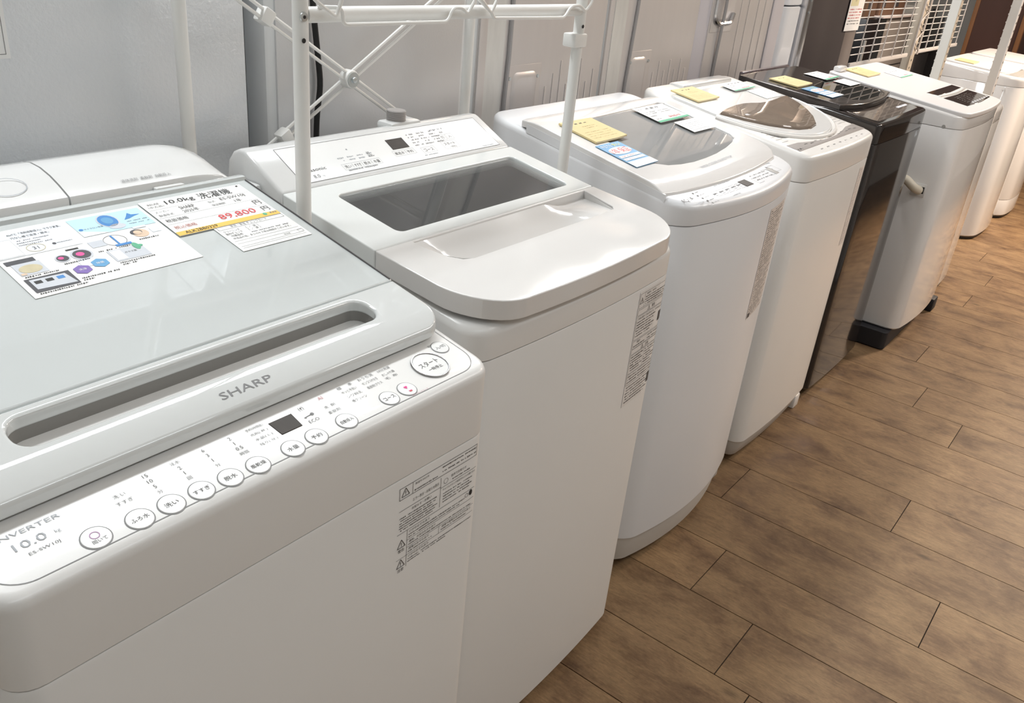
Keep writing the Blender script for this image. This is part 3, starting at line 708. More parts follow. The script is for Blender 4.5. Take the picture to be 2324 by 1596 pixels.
q.text('スタート', 0, .0035, .0085, INKD, wid=.030); q.text('一時停止', .001, -.0075, .0058, INKD, wid=.022); q.build(t, 'button_print', b)
d = t.add('display_window', plate([(.4625, .6075), (.4885, .6075), (.4905, .6285), (.4615, .6285)], [], lambda x, y: pz(x, y)+.0008, .002, .0004), DISP, smooth=False)
# warning print on the front
yf = bow_front(X0, X1, Y0, 0, .028)
pp = Print(front_map(yf)); pp.h = .0004; pp.sub = 10
pp.frame(.664, .7785, .140, .0165, .0007, INKD); pp.line(.616, .7705, .616, .7865, .0006, INKD); pp.warn(.604, .7785, .011, INKD)
pp.text('製造年/2025年', .632, .7825, .0033, INKD, wid=.024)
for i, y in enumerate((.7735, )): pp.dashes(.619, .66, y, .003, INKD)
for i in range(2): pp.dashes(.668, .732, .7825-.0065*i, .0032, INKD, seed=i)
pp.text('エラー表示・お知らせ表示', .640, .7605, .0046, INKB, wid=.046)
pp.text('音声でお知らせ', .700, .7615, .0042, INKB, wid=.029); pp.dashes(.688, .722, .7555, .0028, INKD); pp.ring(.676, .7585, .004, .004, .0005, INKD)
pp.line(.6665, .7675, .6665, .7225, .0006, INKD); pp.line(.594, .7535, .6665, .7535, .0006, INKD); pp.line(.6665, .7515, .735, .7515, .0006, INKD)
pp.text('お知らせ・お願い', .633, .7485, .0042, INKB, wid=.034)
pp.text('チャイルドロック設定中のふたの開けかた', .702, .7470, .0035, INKB, wid=.062)
for i in range(6): pp.dashes(.595, .662-.004*(i % 3), .7425-.0037*i, .0027, INKD, seed=i)
for i in range(4): pp.dashes(.672, .728-.005*(i % 2), .7405-.0042*i, .0027, INKD, seed=i+9)
pp.line(.592, .7195, .735, .7195, .0006, INKD); pp.line(.6095, .7195, .6095, .663, .0006, INKD)
pp.text('けがのおそれあり', .631, .7155, .0040, INKB, wid=.036)
for i in range(2): pp.dashes(.612, .716-.01*i, .7105-.0037*i, .0027, INKD, seed=i+20)
pp.disc(.7275, .7145, .003, .0045, INKB); pp.ring(.7195, .7135, .0032, .0032, .0006, INKD)
pp.line(.6095, .7035, .735, .7035, .0005, INKD)
pp.text('爆発、火災のおそれあり', .637, .6995, .0038, INKB, wid=.047); pp.dashes(.612, .73, .6952, .0026, INKD)
pp.line(.6095, .692, .735, .692, .0005, INKD); pp.line(.668, .692, .668, .6805, .0005, INKD)
pp.text('感電のおそれあり', .631, .6885, .0038, INKB, wid=.036); pp.text('感電や漏電火災のおそれあり', .7015, .6885, .0036, INKB, wid=.056)
pp.dashes(.612, .655, .6840, .0026, INKD); pp.dashes(.672, .722, .6840, .0026, INKD)
pp.line(.592, .6805, .735, .6805, .0005, INKD); pp.text('けがのおそれあり', .631, .6770, .0038, INKB, wid=.036)
for i in range(2): pp.dashes(.612, .733-.05*i, .6722-.0036*i, .0026, INKD, seed=i+40)
pp.warn(.600, .7030, .0115, INKD); pp.text('警告', .600, .6930, .0052, INKB); pp.warn(.600, .6725, .0115, INKD); pp.text('注意', .600, .6625, .0052, INKB)
pp.build(t, 'warning_print')

# ---------------- papers on the first machine
def sheet(name, label, cat, x0, x1, y0, y1, zf, th, m_, lift=.0006, curl=.0, group=None, edge=None):
    t = Thing(name, label, cat, ((x0+x1)/2, (y0+y1)/2, zf((x0+x1)/2, (y0+y1)/2)+lift), group)
    N = 8; bm = bmesh.new()
    def zz(x, y):
        u = (x-x0)/(x1-x0); v = (y-y0)/(y1-y0); return zf(x, y)+lift+curl*(max(0, u-.6)**2*6*(1-v)**2+max(0, .25-u)**2*4)
    G = [[[bm.verts.new((x0+(x1-x0)*i/N, y0+(y1-y0)*j/N, zz(x0+(x1-x0)*i/N, y0+(y1-y0)*j/N)+k*th)) for k in (0, 1)] for j in range(N+1)] for i in range(N+1)]
    for i in range(N):
        for j in range(N):
            for k in (0, 1): bm.faces.new([G[a][b][k] for a, b in ((i, j), (i+1, j), (i+1, j+1), (i, j+1))])
    for i in range(N):
        for j in (0, N): bm.faces.new([G[i][j][0], G[i+1][j][0], G[i+1][j][1], G[i][j][1]])
        for j in (0, N): bm.faces.new([G[j][i][0], G[j][i+1][0], G[j][i+1][1], G[j][i][1]])
    o = t.add('paper', bm, m_)
    pr = Print(lambda x, y, h: (x, y, zz(x, y)+th+h)); pr.h = .0004
    return t, o, pr
gl = lz
t1, o1, pp = sheet('product_flyer', 'white product flyer with colour pictures lying on the nearest glass lid', 'flyer', .366, .5695, .8915, 1.034, gl, .0004, PAPER)
PX_ = lambda u: .366+.2035*u
PY_ = lambda v: .8915+.1425*v
pp.poly([(PX_(.02), PY_(.58)), (PX_(.48), PY_(.58)), (PX_(.48), PY_(.96)), (PX_(.02), PY_(.96))], mat('pale_lilac_print', (.80, .83, .88), .6, var=.06))
pp.poly([(PX_(.02), PY_(.585)), (PX_(.16), PY_(.585)), (PX_(.16), PY_(.85)), (PX_(.02), PY_(.85))], PAPER, .0006); pp.frame(PX_(.09), PY_(.72), .027, .036, .0004, GRYP, .0008)
pp.text('AIoTと「洗剤自動投入」でラク家事、', PX_(.315), PY_(.91), .0046, INKB, wid=.062, h=.0007); pp.text('穴なし槽で清潔・節水。', PX_(.275), PY_(.855), .0046, INKB, wid=.044, h=.0007)
for i in range(3): pp.dashes(PX_(.17), PX_(.36-.04*(i % 2)), PY_(.80-.035*i), .0028, INKG, .0007, seed=i)
pp.ring(PX_(.24), PY_(.66), .0105, .0085, .0008, TANP, .0007); pp.text('31', PX_(.24), PY_(.66), .0062, INKG, h=.0007); pp.disc(PX_(.345), PY_(.665), .0022, .0022, DRKP, .0007); pp.dashes(PX_(.36), PX_(.45), PY_(.667), .0024, INKG, .0007)
pp.poly([(PX_(.52), PY_(.66)), (PX_(.98), PY_(.66)), (PX_(.98), PY_(.96)), (PX_(.52), PY_(.96))], SKYP); pp.poly([(PX_(.52), PY_(.66)), (PX_(.68), PY_(.66)), (PX_(.52), PY_(.76))], PAPER, .0006)
pp.disc(PX_(.735), PY_(.835), .0135, .0165, GRYP, .0006); pp.disc(PX_(.735), PY_(.835), .0115, .0145, BLUD, .0007); pp.disc(PX_(.733), PY_(.84), .007, .008, BLUP, .0008); pp.disc(PX_(.755), PY_(.725), .0105, .006, GRYP, .0007)
pp.poly([(PX_(.83), PY_(.80)), (PX_(.86), PY_(.85)), (PX_(.885), PY_(.90)), (PX_(.90), PY_(.865)), (PX_(.95), PY_(.85)), (PX_(.91), PY_(.835)), (PX_(.87), PY_(.81))], BLUD, .0007)
pp.text('サイクロン洗浄', PX_(.62), PY_(.77), .0036, INKD, wid=.024, h=.0008); pp.disc(PX_(.545), PY_(.775), .0026, .0022, BLUD, .0008)
for i in range(2): pp.dashes(PX_(.83), PX_(.965), PY_(.765-.04*i), .0027, INKG, .0007)
pp.rect(PX_(.10), PY_(.515), .032, .0085, DRKP); pp.poly([(PX_(.04), PY_(.31)), (PX_(.19), PY_(.31)), (PX_(.19), PY_(.485)), (PX_(.04), PY_(.485))], GRYP); pp.disc(PX_(.115), PY_(.39), .0125, .0085, TANP, .0006); pp.rect(PX_(.06), PY_(.33), .006, .004, FLSH, .0007)
for cx_, r_ in ((.305, .008), (.415, .012)):
    pp.disc(PX_(cx_), PY_(.43), r_*1.05, r_, GRYP); pp.disc(PX_(cx_), PY_(.43), r_*.85, r_*.78, DRKP, .0006); pp.disc(PX_(cx_-.008), PY_(.435), r_*.4, r_*.35, INKP, .0007)
pp.rect(PX_(.395), PY_(.53), .015, .0028, INKB); pp.rect(PX_(.545), PY_(.525), .018, .0135, GRYP); pp.ring(PX_(.655), PY_(.525), .014, .0125, .0007, INKG); pp.rect(PX_(.655), PY_(.53), .0022, .021, BLUD, .0006); pp.rect(PX_(.675), PY_(.44), .020, .0045, BLUD, .0006)
pp.disc(PX_(.83), PY_(.55), .010, .0095, FLSH); pp.disc(PX_(.81), PY_(.575), .0075, .006, DRKP, .0006); pp.disc(PX_(.815), PY_(.565), .0052, .0048, FLSH, .0007); pp.rect(PX_(.93), PY_(.56), .012, .011, mat('pale_blue_print', (.75, .82, .9), .6)); pp.rect(PX_(.86), PY_(.645), .017, .0045, mat('pale_blue_print', (.75, .82, .9), .6), .0007)
pp.poly([(PX_(.03), PY_(.06)), (PX_(.27), PY_(.06)), (PX_(.27), PY_(.26)), (PX_(.03), PY_(.26))], DRKP)
pp.poly([(PX_(.05), PY_(.10)), (PX_(.26), PY_(.08)), (PX_(.24), PY_(.23)), (PX_(.05), PY_(.24))], GRYP, .0006)
for k in range(3): pp.rect(PX_(.085+.06*k), PY_(.19), .008, .006, BLUD if k == 2 else INKB, .0007)
for cx_, cy_, m_, s in ((.34, .22, PURP, '洗浄'), (.455, .255, BLUP, '除菌')):
    pp.poly([(PX_(cx_)+.0105*math.cos(math.radians(30+60*k)), PY_(cy_)+.0095*math.sin(math.radians(30+60*k))) for k in range(6)], m_, .0006); pp.text(s, PX_(cx_), PY_(cy_), .0042, PAPER, h=.0008)
pp.rect(PX_(.40), PY_(.30), .018, .016, mat('pale_lilac_print', (.80, .83, .88), .6)); pp.rect(PX_(.65), PY_(.30), .044, .025, GRYP); pp.rect(PX_(.585), PY_(.30), .013, .021, PAPER, .0006); pp.text('ガラス蓋', PX_(.665), PY_(.315), .0034, INKD, h=.0007)
pp.disc(PX_(.725), PY_(.375), .004, .008, GRNP, .0007); pp.disc(PX_(.735), PY_(.37), .006, .003, GRNP, .0008)
for x_, y_, w_ in ((.04, .285, .19), (.27, .345, .16), (.505, .405, .2), (.77, .455, .14), (.29, .105, .22), (.545, .185, .22), (.04, .038, .26), (.55, .155, .09), (.29, .075, .06)):
    pp.dashes(PX_(x_), PX_(x_+w_), PY_(y_), .0032, INKB, .0007)
pp.build(t1, 'flyer_print', o1)
def price_card(x0, x1, y0, y1, zf, label, full=None, stripe=ORNG, th=.0005, lift=.0012, curl=.0, detail=2):
    t_, o, pp = sheet('price_card', label, 'price card', x0, x1, y0, y1, zf, th, PAPER, lift, curl)
    w, g = x1-x0, y1-y0; X = lambda u: x0+w*u; Y = lambda v: y0+g*v
    pp.poly([(X(0), Y(0)), (X(1), Y(0)), (X(1), Y(.10)), (X(0), Y(.10))], stripe)
    for v in (.74, .50, .31): pp.line(X(.01), Y(v), X(.99), Y(v), .0004, INKG, .0005)
    if detail == 2:
        pp.text('10.0kg', X(.34), Y(.86), g*.13, INKB, wid=w*.27, h=.0007, shear=.05); pp.text('洗濯機', X(.68), Y(.865), g*.17, INKB, wid=w*.32, h=.0007)
        pp.text('REUSE', X(.10), Y(.89), g*.045, INKD, h=.0007); pp.text('〔中古品〕', X(.10), Y(.815), g*.05, INKD, h=.0007, wid=w*.14); pp.rect(X(.95), Y(.95), w*.02, g*.03, INKB, .0007)
        pp.text('メーカー', X(.10), Y(.665), g*.055, INKG, h=.0007, wid=w*.13); pp.text('SHARP', X(.33), Y(.67), g*.08, INKD, h=.0007, wid=w*.14); pp.text('型式', X(.57), Y(.665), g*.055, INKG, h=.0007); pp.text('ES-SW10J', X(.79), Y(.675), g*.085, INKD, wid=w*.25, h=.0007)
        pp.text('製造年式', X(.10), Y(.565), g*.055, INKD, h=.0007, wid=w*.13); pp.text('2025年', X(.33), Y(.57), g*.085, INKD, h=.0007, wid=w*.15); pp.text('保証期間', X(.60), Y(.565), g*.055, INKD, h=.0007, wid=w*.13); pp.text('1年', X(.80), Y(.57), g*.085, INKD, h=.0007)
        pp.text('税抜価格', X(.135), Y(.405), g*.085, INKD, h=.0007, wid=w*.20); pp.text('円', X(.93), Y(.41), g*.12, INKD, h=.0007)
        pp.text('税込価格', X(.135), Y(.205), g*.085, mat('brick_ink', (.45, .16, .13), .6), h=.0007, wid=w*.20); pp.text('89,800', X(.645), Y(.215), g*.15, INKR, wid=w*.36, h=.0007); pp.text('円', X(.93), Y(.21), g*.12, INKD, h=.0007)
        pp.text('ALK2BB0329', X(.22), Y(.05), g*.065, INKB, h=.0007, wid=w*.30); pp.disc(X(.86), Y(.065), w*.02, g*.035, GRNP, .0007); pp.dashes(X(.91), X(.985), Y(.07), g*.05, INKG, .0007)
    else:
        for k in range(4): pp.dashes(X(.30+.16*k), X(.40+.16*k), Y(.86), g*.13, INKG, .0007, seed=k)
        pp.dashes(X(.05), X(.2), Y(.86), g*.05, INKG, .0007)
        for v in (.655, .555): pp.dashes(X(.06), X(.2), Y(v), g*.045, INKG, .0007); pp.dashes(X(.26), X(.44), Y(v), g*.06, INKG, .0007); pp.dashes(X(.52), X(.66), Y(v), g*.045, INKG, .0007); pp.dashes(X(.68), X(.88), Y(v), g*.06, INKG, .0007)
        pp.dashes(X(.06), X(.26), Y(.4), g*.06, INKG, .0007); pp.dashes(X(.06), X(.26), Y(.2), g*.06, INKG, .0007); pp.dashes(X(.5), X(.88), Y(.22), g*.15, mat('soft_red_ink', (.8, .35, .35), .6), .0007, fill=.85)
    pp.build(t_, 'card_print', o); return t_
def check_card(x0, x1, y0, y1, zf, label, lift=.0010, detail=2, curl=0.):
    t_, o, pp = sheet('check_card', label, 'card', x0, x1, y0, y1, zf, .0005, PAPER, lift, curl)
    w, g = x1-x0, y1-y0; X = lambda u: x0+w*u; Y = lambda v: y0+g*v
    if detail == 2:
        pp.frame(X(.5), Y(.89), w*.94, g*.13, .0005, INKG); pp.text('家具・家電 チェックカード', X(.47), Y(.89), g*.085, INKG, wid=w*.52)
        pp.text('クリーニング', X(.16), Y(.74), g*.075, INKD, wid=w*.22); pp.text('動作チェック', X(.16), Y(.65), g*.075, INKD, wid=w*.22); pp.text('付属品有', X(.16), Y(.56), g*.075, INKD, wid=w*.16)
        for v in (.745, .655): pp.text('〔 ／ 済 〕', X(.45), Y(v), g*.08, INKD, wid=w*.17)
        pp.dashes(X(.36), X(.9), Y(.55), g*.05, INKG); pp.text('中古品の為、多少のキズ等お時間がございます。', X(.48), Y(.46), g*.07, INKD, wid=w*.82)
        for v in (.36, .26, .15, .09): pp.line(X(.04), Y(v), X(.96), Y(v), .0004, INKG)
        pp.text('担当者', X(.72), Y(.205), g*.05, INKG); pp.frame(X(.93), Y(.22), w*.07, g*.09, .0004, INKG)
    else:
        for v in (.85, .7, .58, .44, .3, .16): pp.dashes(X(.08), X(.9), Y(v), g*.05, INKL, seed=int(v*100))
    pp.build(t_, 'card_print', o); return t_
price_card(.5715, .7285, .943, 1.0365, gl, 'handwritten 89,800 yen price card with orange stripe on the nearest glass lid', lift=.0014)
check_card(.6205, .7315, .8805, .947, gl, 'small lined check card below the 89,800 yen price card', lift=.0007)

# ================================================================== washing machine 2: white, sloping console at the back
t = Thing('washing_machine', 'white washing machine with clear lid window and sloping back console, under the white rack', CATW, (1.083, .88, 0))
X0, X1, Y0, Y1 = .802, 1.365, .637, 1.175
bz = lambda x, y: .897+.135*(y-.65)
t.add('body', body(X0, X1, Y0, Y1, .022, bz, .035, .03, .012, .845, .014, well=(.03, .10, .05), wellz=.33), BODYW)
feet(t, X0, X1, Y0, Y1, .022)
fz = lambda x, y: .955+.11*(y-.832)-(.6*(.68-y)**2 if y < .68 else 0)
gz = lambda x, y: .955+.1535*(y-.832)
cut = [(.874, .825), (.876, .80), (.884, .765), (.897, .747), (.915, .741), (1.19, .741), (1.235, .742), (1.302, .744), (1.312, .752), (1.3265, .825)]
fo = rr(X0+.001, X1-.001, .627, .8305, .085, .002, .014, n=10, nf=12)
lf = t.add('front_lid', plate(fo, [cut], fz, .03, .0018, 3, cuts=[.61, .62, .63, .64, .65, .66, .67, .68], xcuts=[.9+.05*i for i in range(9)]), FILMW, wn=True)
def dep(x, y):
    e = max(0, min(1, (1.265-x)/.075)); e = e*e*(3-2*e); l_ = max(0, min(1, (x-.872)/.05)); l_ = l_*(2-l_)
    return (.001+.036*((.826-y)/.085)*l_)*e+(1-e)*(.0015+.012*(y-.7405)/.085)
rc = lambda g_, k_: [(1.1+(x-1.1)*g_, .7823+(y-.7823)*g_, fz(x, y)-.004-(dep(x, y)*k_)) for x, y in cut]
G_ = []
bmr = bmesh.new(); NX, NY = 28, 8
def edge_x(v):   # left/right bounds of the recess at fraction v (0 front .. 1 back)
     return (.915-.041*min(1, v/.55)**.6 if v < .55 else .874), (1.302+.0245*v)
grid = []
for i in range(NX+1):
    r_ = []
    for j in range(NY+1):
        v = j/NY; a, b = edge_x(v); x = a+(b-a)*i/NX; y = .7405+(.8255-.7405)*v
        r_.append(bmr.verts.new((x, y, fz(x, y)-dep(x, y)-.0012)))
    grid.append(r_)
for i in range(NX):
    for j in range(NY): bmr.faces.new((grid[i][j], grid[i+1][j], grid[i+1][j+1], grid[i][j+1]))
rim = [grid[i][0] for i in range(NX+1)]+[grid[NX][j] for j in range(1, NY+1)]+[grid[i][NY] for i in range(NX-1, -1, -1)]+[grid[0][j] for j in range(NY-1, 0, -1)]
topv = [bmr.verts.new((v.co.x, v.co.y, fz(v.co.x, v.co.y)-.001)) for v in rim]
for k in range(len(rim)): bmr.faces.new((rim[k], rim[(k+1) % len(rim)], topv[(k+1) % len(rim)], topv[k]))
t.add('handle_recess', bmr, FILMW, lf)
win = rr(.878, 1.3215, .858, .9985, .012, .012, n=5, nf=3)
FRM = mat('pale_glass_border', (.76, .78, .77), .08, coat=.5, var=.01)
wf = t.add('window_frame', plate(rr(X0+.001, X1-.001, .8315, 1.034, .003, .003, n=3, nf=3), [win], gz, .03, .002), FRM, wn=True)
t.add('window_pane', plate(rr(.874, 1.3255, .854, 1.0025, .012, .012, n=5, nf=3), [], lambda x, y: gz(x, y)-.004, .003, .0003), CLEAR, wf, smooth=False)
# inside the tub
tub = t.add('tub_ring', plate(rr(.83, 1.34, .70, 1.10, .12, .12, n=8, nf=4), [[(1.083+.19*math.cos(2*math.pi*k/36), .895+.165*math.sin(2*math.pi*k/36)) for k in range(36)]], lambda x, y: bz(x, y)-.035, .03, .006), TUBW, wn=True)
t.add('drum', loft([[(1.083+r_*math.cos(2*math.pi*k/36), .895+r_*.87*math.sin(2*math.pi*k/36), z) for k in range(36)] for r_, z in ((.188, .895), (.18, .83), (.178, .66), (.05, .63))], False, True), STAIN)
t.add('softener_cup', loft([[(.955+r_*math.cos(2*math.pi*k/20), .96+r_*.7*math.sin(2*math.pi*k/20), z) for k in range(20)] for r_, z in ((.03, .905), (.034, .90), (.034, .915), (.03, .918), (.0, .918))], False, False), TUB)
t.add('lint_pump', cyl((1.10, 1.0, .90), .035, .04, 'z', 20, .008), TUB)
t.add('detergent_cover', box(1.17, 1.30, .985, 1.06, .90, .93, .01), TUBW)
t.add('lid_latch', box(1.06, 1.12, .872, .885, .915, .93, .002), DARK)
# console
CW = mat('white_console_film', (.86, .865, .86), .38, var=.01)
prof = [(1.036, .955), (1.036, .984), (1.039, .9885), (1.120, 1.0293), (1.127, 1.0318), (1.140, 1.0315), (1.155, 1.025), (1.168, 1.01), (1.174, .98), (1.174, .955)]
co = t.add('console', extrude_x(prof, X0+.001, X1-.001, .006), WHITE)
O = Vector((0, 1.0395, .9888)); vdir = Vector((0, .0805, .0405)).normalized(); cl = plane_map(O, (1, 0, 0), vdir)
def cy(y): return (y-1.0395)/vdir.y
pp = Print(cl); pp.h = .0006
pp.poly([(.852, .004), (1.340, .004), (1.340, .087), (.852, .087)], CW, .0003)
pp.frame(1.096, .0455, .488, .083, .0008, INKG); 
pp.text('Panasonic', .8895, cy(1.066), .0068, INKD, wid=.052); pp.text('8.0', .8865, cy(1.0525), .0075, INKG)
pp.text('kg', .8995, cy(1.0512), .004, INKL)
pp.frame(.9905, cy(1.0595), .085, .0135, .0004, INKL)
for i, s in enumerate(('洗い', 'すすぎ', '脱水', '水量')):
    pp.text(s, .9585+.0215*i, cy(1.0595), .0075, INKD, wid=.0145)
    if i: pp.rect(.9475+.0215*i, cy(1.0595), .0005, .009, INKG)
for i in range(4):
    for j in range(2): pp.dashes(.951+.0215*i, .965+.0215*i, cy(1.0725+.006*j), .0045, INKL, seed=i*3+j)
pp.text('35', 1.021, cy(1.0795), .0055, INKD); pp.text('22L', 1.0225, cy(1.0735), .0055, INKD); pp.text('■', .985, cy(1.094), .003, INKL)
pp.dashes(.953, .985, cy(1.0515), .004, INKG); pp.dashes(.988, 1.018, cy(1.0515), .004, INKG)
pp.frame(1.0975, cy(1.0665), .052, .0135, .0004, INKL); pp.text('風呂水', 1.0855, cy(1.0665), .007, INKD, wid=.0225); pp.text('予約', 1.1115, cy(1.0665), .007, INKD, wid=.0145); pp.rect(1.1005, cy(1.0665), .0005, .009, INKG)
for j in range(5):
    for i in range(3): pp.dashes(1.135+.028*i, 1.157+.028*i-.006*(j % 2), cy(1.0765+.0065*j), .0045, INKG, seed=i+7*j, fill=.7)
pp.frame(1.157, cy(1.0625), .034, .0145, .0004, INKL); pp.text('コース', 1.157, cy(1.0625), .0075, INKD, wid=.024)
pp.frame(1.218, cy(1.0650), .040, .020, .0004, INKL); pp.text('スタート', 1.218, cy(1.0675), .0072, INKD, wid=.029); pp.text('一時停止', 1.221, cy(1.0595), .0045, INKG, wid=.018)
for x_, s in ((1.215, '切'), (1.235, '入')): pp.text(s, x_, cy(1.0835), .0075, INKG); pp.frame(x_, cy(1.0835), .017, .0145, .0004, INKL)
pp.text('電源', 1.223, cy(1.0955), .004, INKG); pp.dashes(1.20, 1.235, cy(1.104), .0045, INKL); pp.dashes(1.29, 1.325, cy(1.047), .004, INKL); pp.dashes(1.135, 1.17, cy(1.0515), .0035, INKL)
pp.build(t, 'console_print', co)
t.add('display_window', plate([(1.0785, cy(1.0755)), (1.1195, cy(1.0755)), (1.1205, cy(1.0985)), (1.0795, cy(1.0985))], [], lambda x, y: 0, .0012, .0003), DISP, co, smooth=False)
d = co.children[-1]; d.data.transform(Matrix.Translation(t.loc)); d.data.transform(Matrix(((1, 0, 0, 0), (0, vdir.y, -vdir.z, O.y), (0, vdir.z, vdir.y, O.z), (0, 0, 0, 1)))); d.data.transform(Matrix.Translation(-t.loc+Vector((0, 0, .0012))))
ib = t.add('inlet_base', box(1.126, 1.205, 1.128, 1.17, 1.02, 1.037, .006), WHITE)
thr = [[(1.158+(.0172+.0012*(k % 2))*math.cos(2*math.pi*i/20), 1.150+(.0172+.0012*(k % 2))*math.sin(2*math.pi*i/20), 1.036+.0016*k) for i in range(20)] for k in range(13)]
t.add('water_inlet', loft(thr), mat('grey_inlet_thread', (.33, .31, .30), .5), ib, label='grey threaded water inlet')
t.add('hose_hook', box(.784, .801, 1.08, 1.13, .965, .99, .006), WHITE)
yf = bow_front(X0, X1, Y0, .012, .035)
pp = Print(front_map(yf)); pp.h = .0004; pp.sub = 8
LBL = mat('label_paper', (.80, .78, .76), .6)
LX, RX, TZ, BZ = 1.236, 1.350, .838, .607
pp.poly([(LX, BZ), (1.2745, BZ), (1.3125, BZ), (RX, BZ), (RX, TZ), (1.3125, TZ), (1.2745, TZ), (LX, TZ)], LBL, .0003)
for z0_, z1_ in ((.806, .834), (.792, .803), (.744, .790), (.727, .7415), (.7155, .7255), (.676, .7135), (.652, .674)): pp.frame((LX+RX)/2, (z0_+z1_)/2, .108, z1_-z0_, .0006, INKD, .0005)
pp.warn(LX+.011, .820, .011, INKD, .0006); pp.line(LX+.021, .806, LX+.021, .834, .0005, INKD, .0005)
pp.text('製造年：2025年', LX+.045, .8295, .0040, INKD, wid=.036, h=.0006)
for i in range(4): pp.dashes(LX+.024, RX-.006-.01*(i % 2), .8235-.0047*i, .0034, INKD, .0006, seed=i)
pp.warn(LX+.045, .7975, .008, INKD, .0006); pp.text('警告', LX+.063, .7975, .0062, INKB, h=.0006)
pp.text('子供が落ちておぼれたり、けがのおそれ', (LX+RX)/2, .785, .0046, INKB, wid=.1, h=.0006)
for i in range(6): pp.dashes(LX+.006, RX-.035-.008*(i % 3), .7785-.0055*i, .0036, INKD, .0006, seed=i+5)
pp.rect(RX-.014, .765, .012, .02, INKD, .0006)
pp.text('感電や', LX+.025, .7375, .0044, INKB, h=.0006); pp.dashes(LX+.006, LX+.05, .731, .0036, INKD, .0006); pp.dashes(LX+.06, RX-.008, .7375, .0036, INKD, .0006); pp.dashes(LX+.06, RX-.012, .731, .0036, INKD, .0006)
pp.warn(LX+.045, .7205, .0075, INKD, .0006); pp.text('注意', LX+.063, .7205, .006, INKB, h=.0006)
for i in range(6): pp.dashes(LX+.006, LX+.052-.006*(i % 2), .709-.0055*i, .0038, INKB if i == 0 else INKD, .0006, seed=i); pp.dashes(LX+.06, RX-.008-.008*(i % 3), .709-.0055*i, .0036, INKD, .0006, seed=i+30)
pp.line(LX+.056, .676, LX+.056, .7135, .0005, INKD, .0005)
for i in range(3): pp.dashes(LX+.006, RX-.01, .669-.006*i, .0036, INKD, .0006, seed=i+50)
for i in range(6): pp.dashes(LX+.006, RX-.02-.01*(i % 2), .646-.0062*i, .0036, INKD, .0006, seed=i+70)
pp.rect(RX-.016, .637, .01, .022, INKD, .0006)
pp.build(t, 'warning_label')

# ================================================================== washing machine 3: bowed front, wide grey glass
t = Thing('washing_machine', 'cool white washing machine with bowed front and wide grey glass lid, third of the row', CATW, (1.78, .92, 0))
X0, X1, Y0, Y1 = 1.487, 2.072, .700, 1.205
pz3 = lambda x, y: .9250+.165*(y-.69)
t.add('body', body(X0, X1, Y0, Y1, .095, pz3, .05, .05, .045, .880, .014, well=(.045, .115, .07), wellz=.35), BODYB)
t.add('base', body(X0+.003, X1-.003, Y0+.004, Y1-.005, .02, lambda x, y: .105, .048, .05, .044, None, .004, inset0=.01), PLINTH)
feet(t, X0, X1, Y0, Y1, .02)
t.add('base_corner_foot', box(X1-.03, X1+.004, Y0+.01, Y0+.07, .0, .16, .008), PLINTH)
def arcf(x, a, b, yc, sag): u = (x-a)/(b-a); return yc-sag*4*u*(1-u)
def l3(x, y):
    d = y-arcf(x, 1.48, 2.05, .745, .022); k = max(0, 1-d/.04)
    return .948+.193*(y-.737)-(3.*(y-1.05)**2 if y > 1.05 else 0)-.011*k*k
o3 = [(X0+.002, .745)]+[(1.50+.53*k/14, arcf(1.50+.53*k/14, 1.48, 2.05, .745, .022)) for k in range(1, 15)]+[(2.052, .758), (2.066, .80)]
o3 += [(2.066, 1.09), (2.055, 1.112), (2.035, 1.118), (1.52, 1.118), (1.498, 1.11), (X0+.002, 1.09)]
w3 = [(1.585, .835), (1.62, .812), (1.66, .803), (1.71, .798), (1.77, .799), (1.83, .803), (1.90, .813), (1.96, .826), (2.002, .840), (2.018, .86), (2.018, 1.05), (2.0, 1.062), (1.62, 1.045), (1.585, 1.03)]
LID3 = mat('satin_white_lid', (.80, .79, .78), .18, coat=.3, var=.01)
ld = t.add('lid', plate(o3, [w3], l3, .0155, .003, 3, cuts=[.704+.006*i for i in range(15)]+[1.05, 1.06, 1.07, 1.08, 1.09, 1.10, 1.11], xcuts=[1.52+.05*i for i in range(11)]), LID3, wn=True)
t.add('lid_side_skirt', box(X0+.0015, X0+.006, .74, 1.09, .90, .93), BODYB, ld)
sk = ld.children[-1]
for v in sk.data.vertices: v.co.z = l3(1.7, v.co.y+t.loc.y)-t.loc.z-(.024 if v.co.z < .915 else .006)
t.add('window_pane', plate([(1.8+(x-1.8)*1.012, .93+(y-.93)*1.02) for x, y in w3], [], lambda x, y: l3(x, y)-.0035+.0, .003, .0003), SMOKE, ld, smooth=False)
pp = Print(top_map(l3)); pp.h = .0005; pp.text('WIDE CLEAR GLASS TOP', 1.776, .7735, .0085, INKL, wid=.165, rot=.035); pp.build(t, 'lid_lettering', ld)
t.add('tub_ring', plate(rr(1.53, 2.03, .75, 1.14, .12, .12, n=8, nf=4), [[(1.78+.19*math.cos(2*math.pi*k/36), .945+.165*math.sin(2*math.pi*k/36)) for k in range(36)]], lambda x, y: pz3(x, min(y, 1.1))-.05, .03, .006), TUB, wn=True)
t.add('drum', loft([[(1.78+r_*math.cos(2*math.pi*k/36), .945+r_*.87*math.sin(2*math.pi*k/36), z) for k in range(36)] for r_, z in ((.188, .92), (.18, .85), (.178, .66), (.05, .63))], False, True), STAIN)
pp = Print(lambda x, y, h: (1.531+(x-1.557)*.95, y-.013, pz3(0, y-.013)+h)); pp.h = .0006
pp.text('AQUA', 1.557, .7235, .014, INKG, wid=.046, rot=-.03); pp.dashes(1.558, 1.59, .704, .004, INKL)
for j in range(5): pp.rect(1.603, .736-.0115*j, .005, .0045, INKD); pp.dashes(1.612, 1.632, .736-.0115*j, .0045, INKG, seed=j)
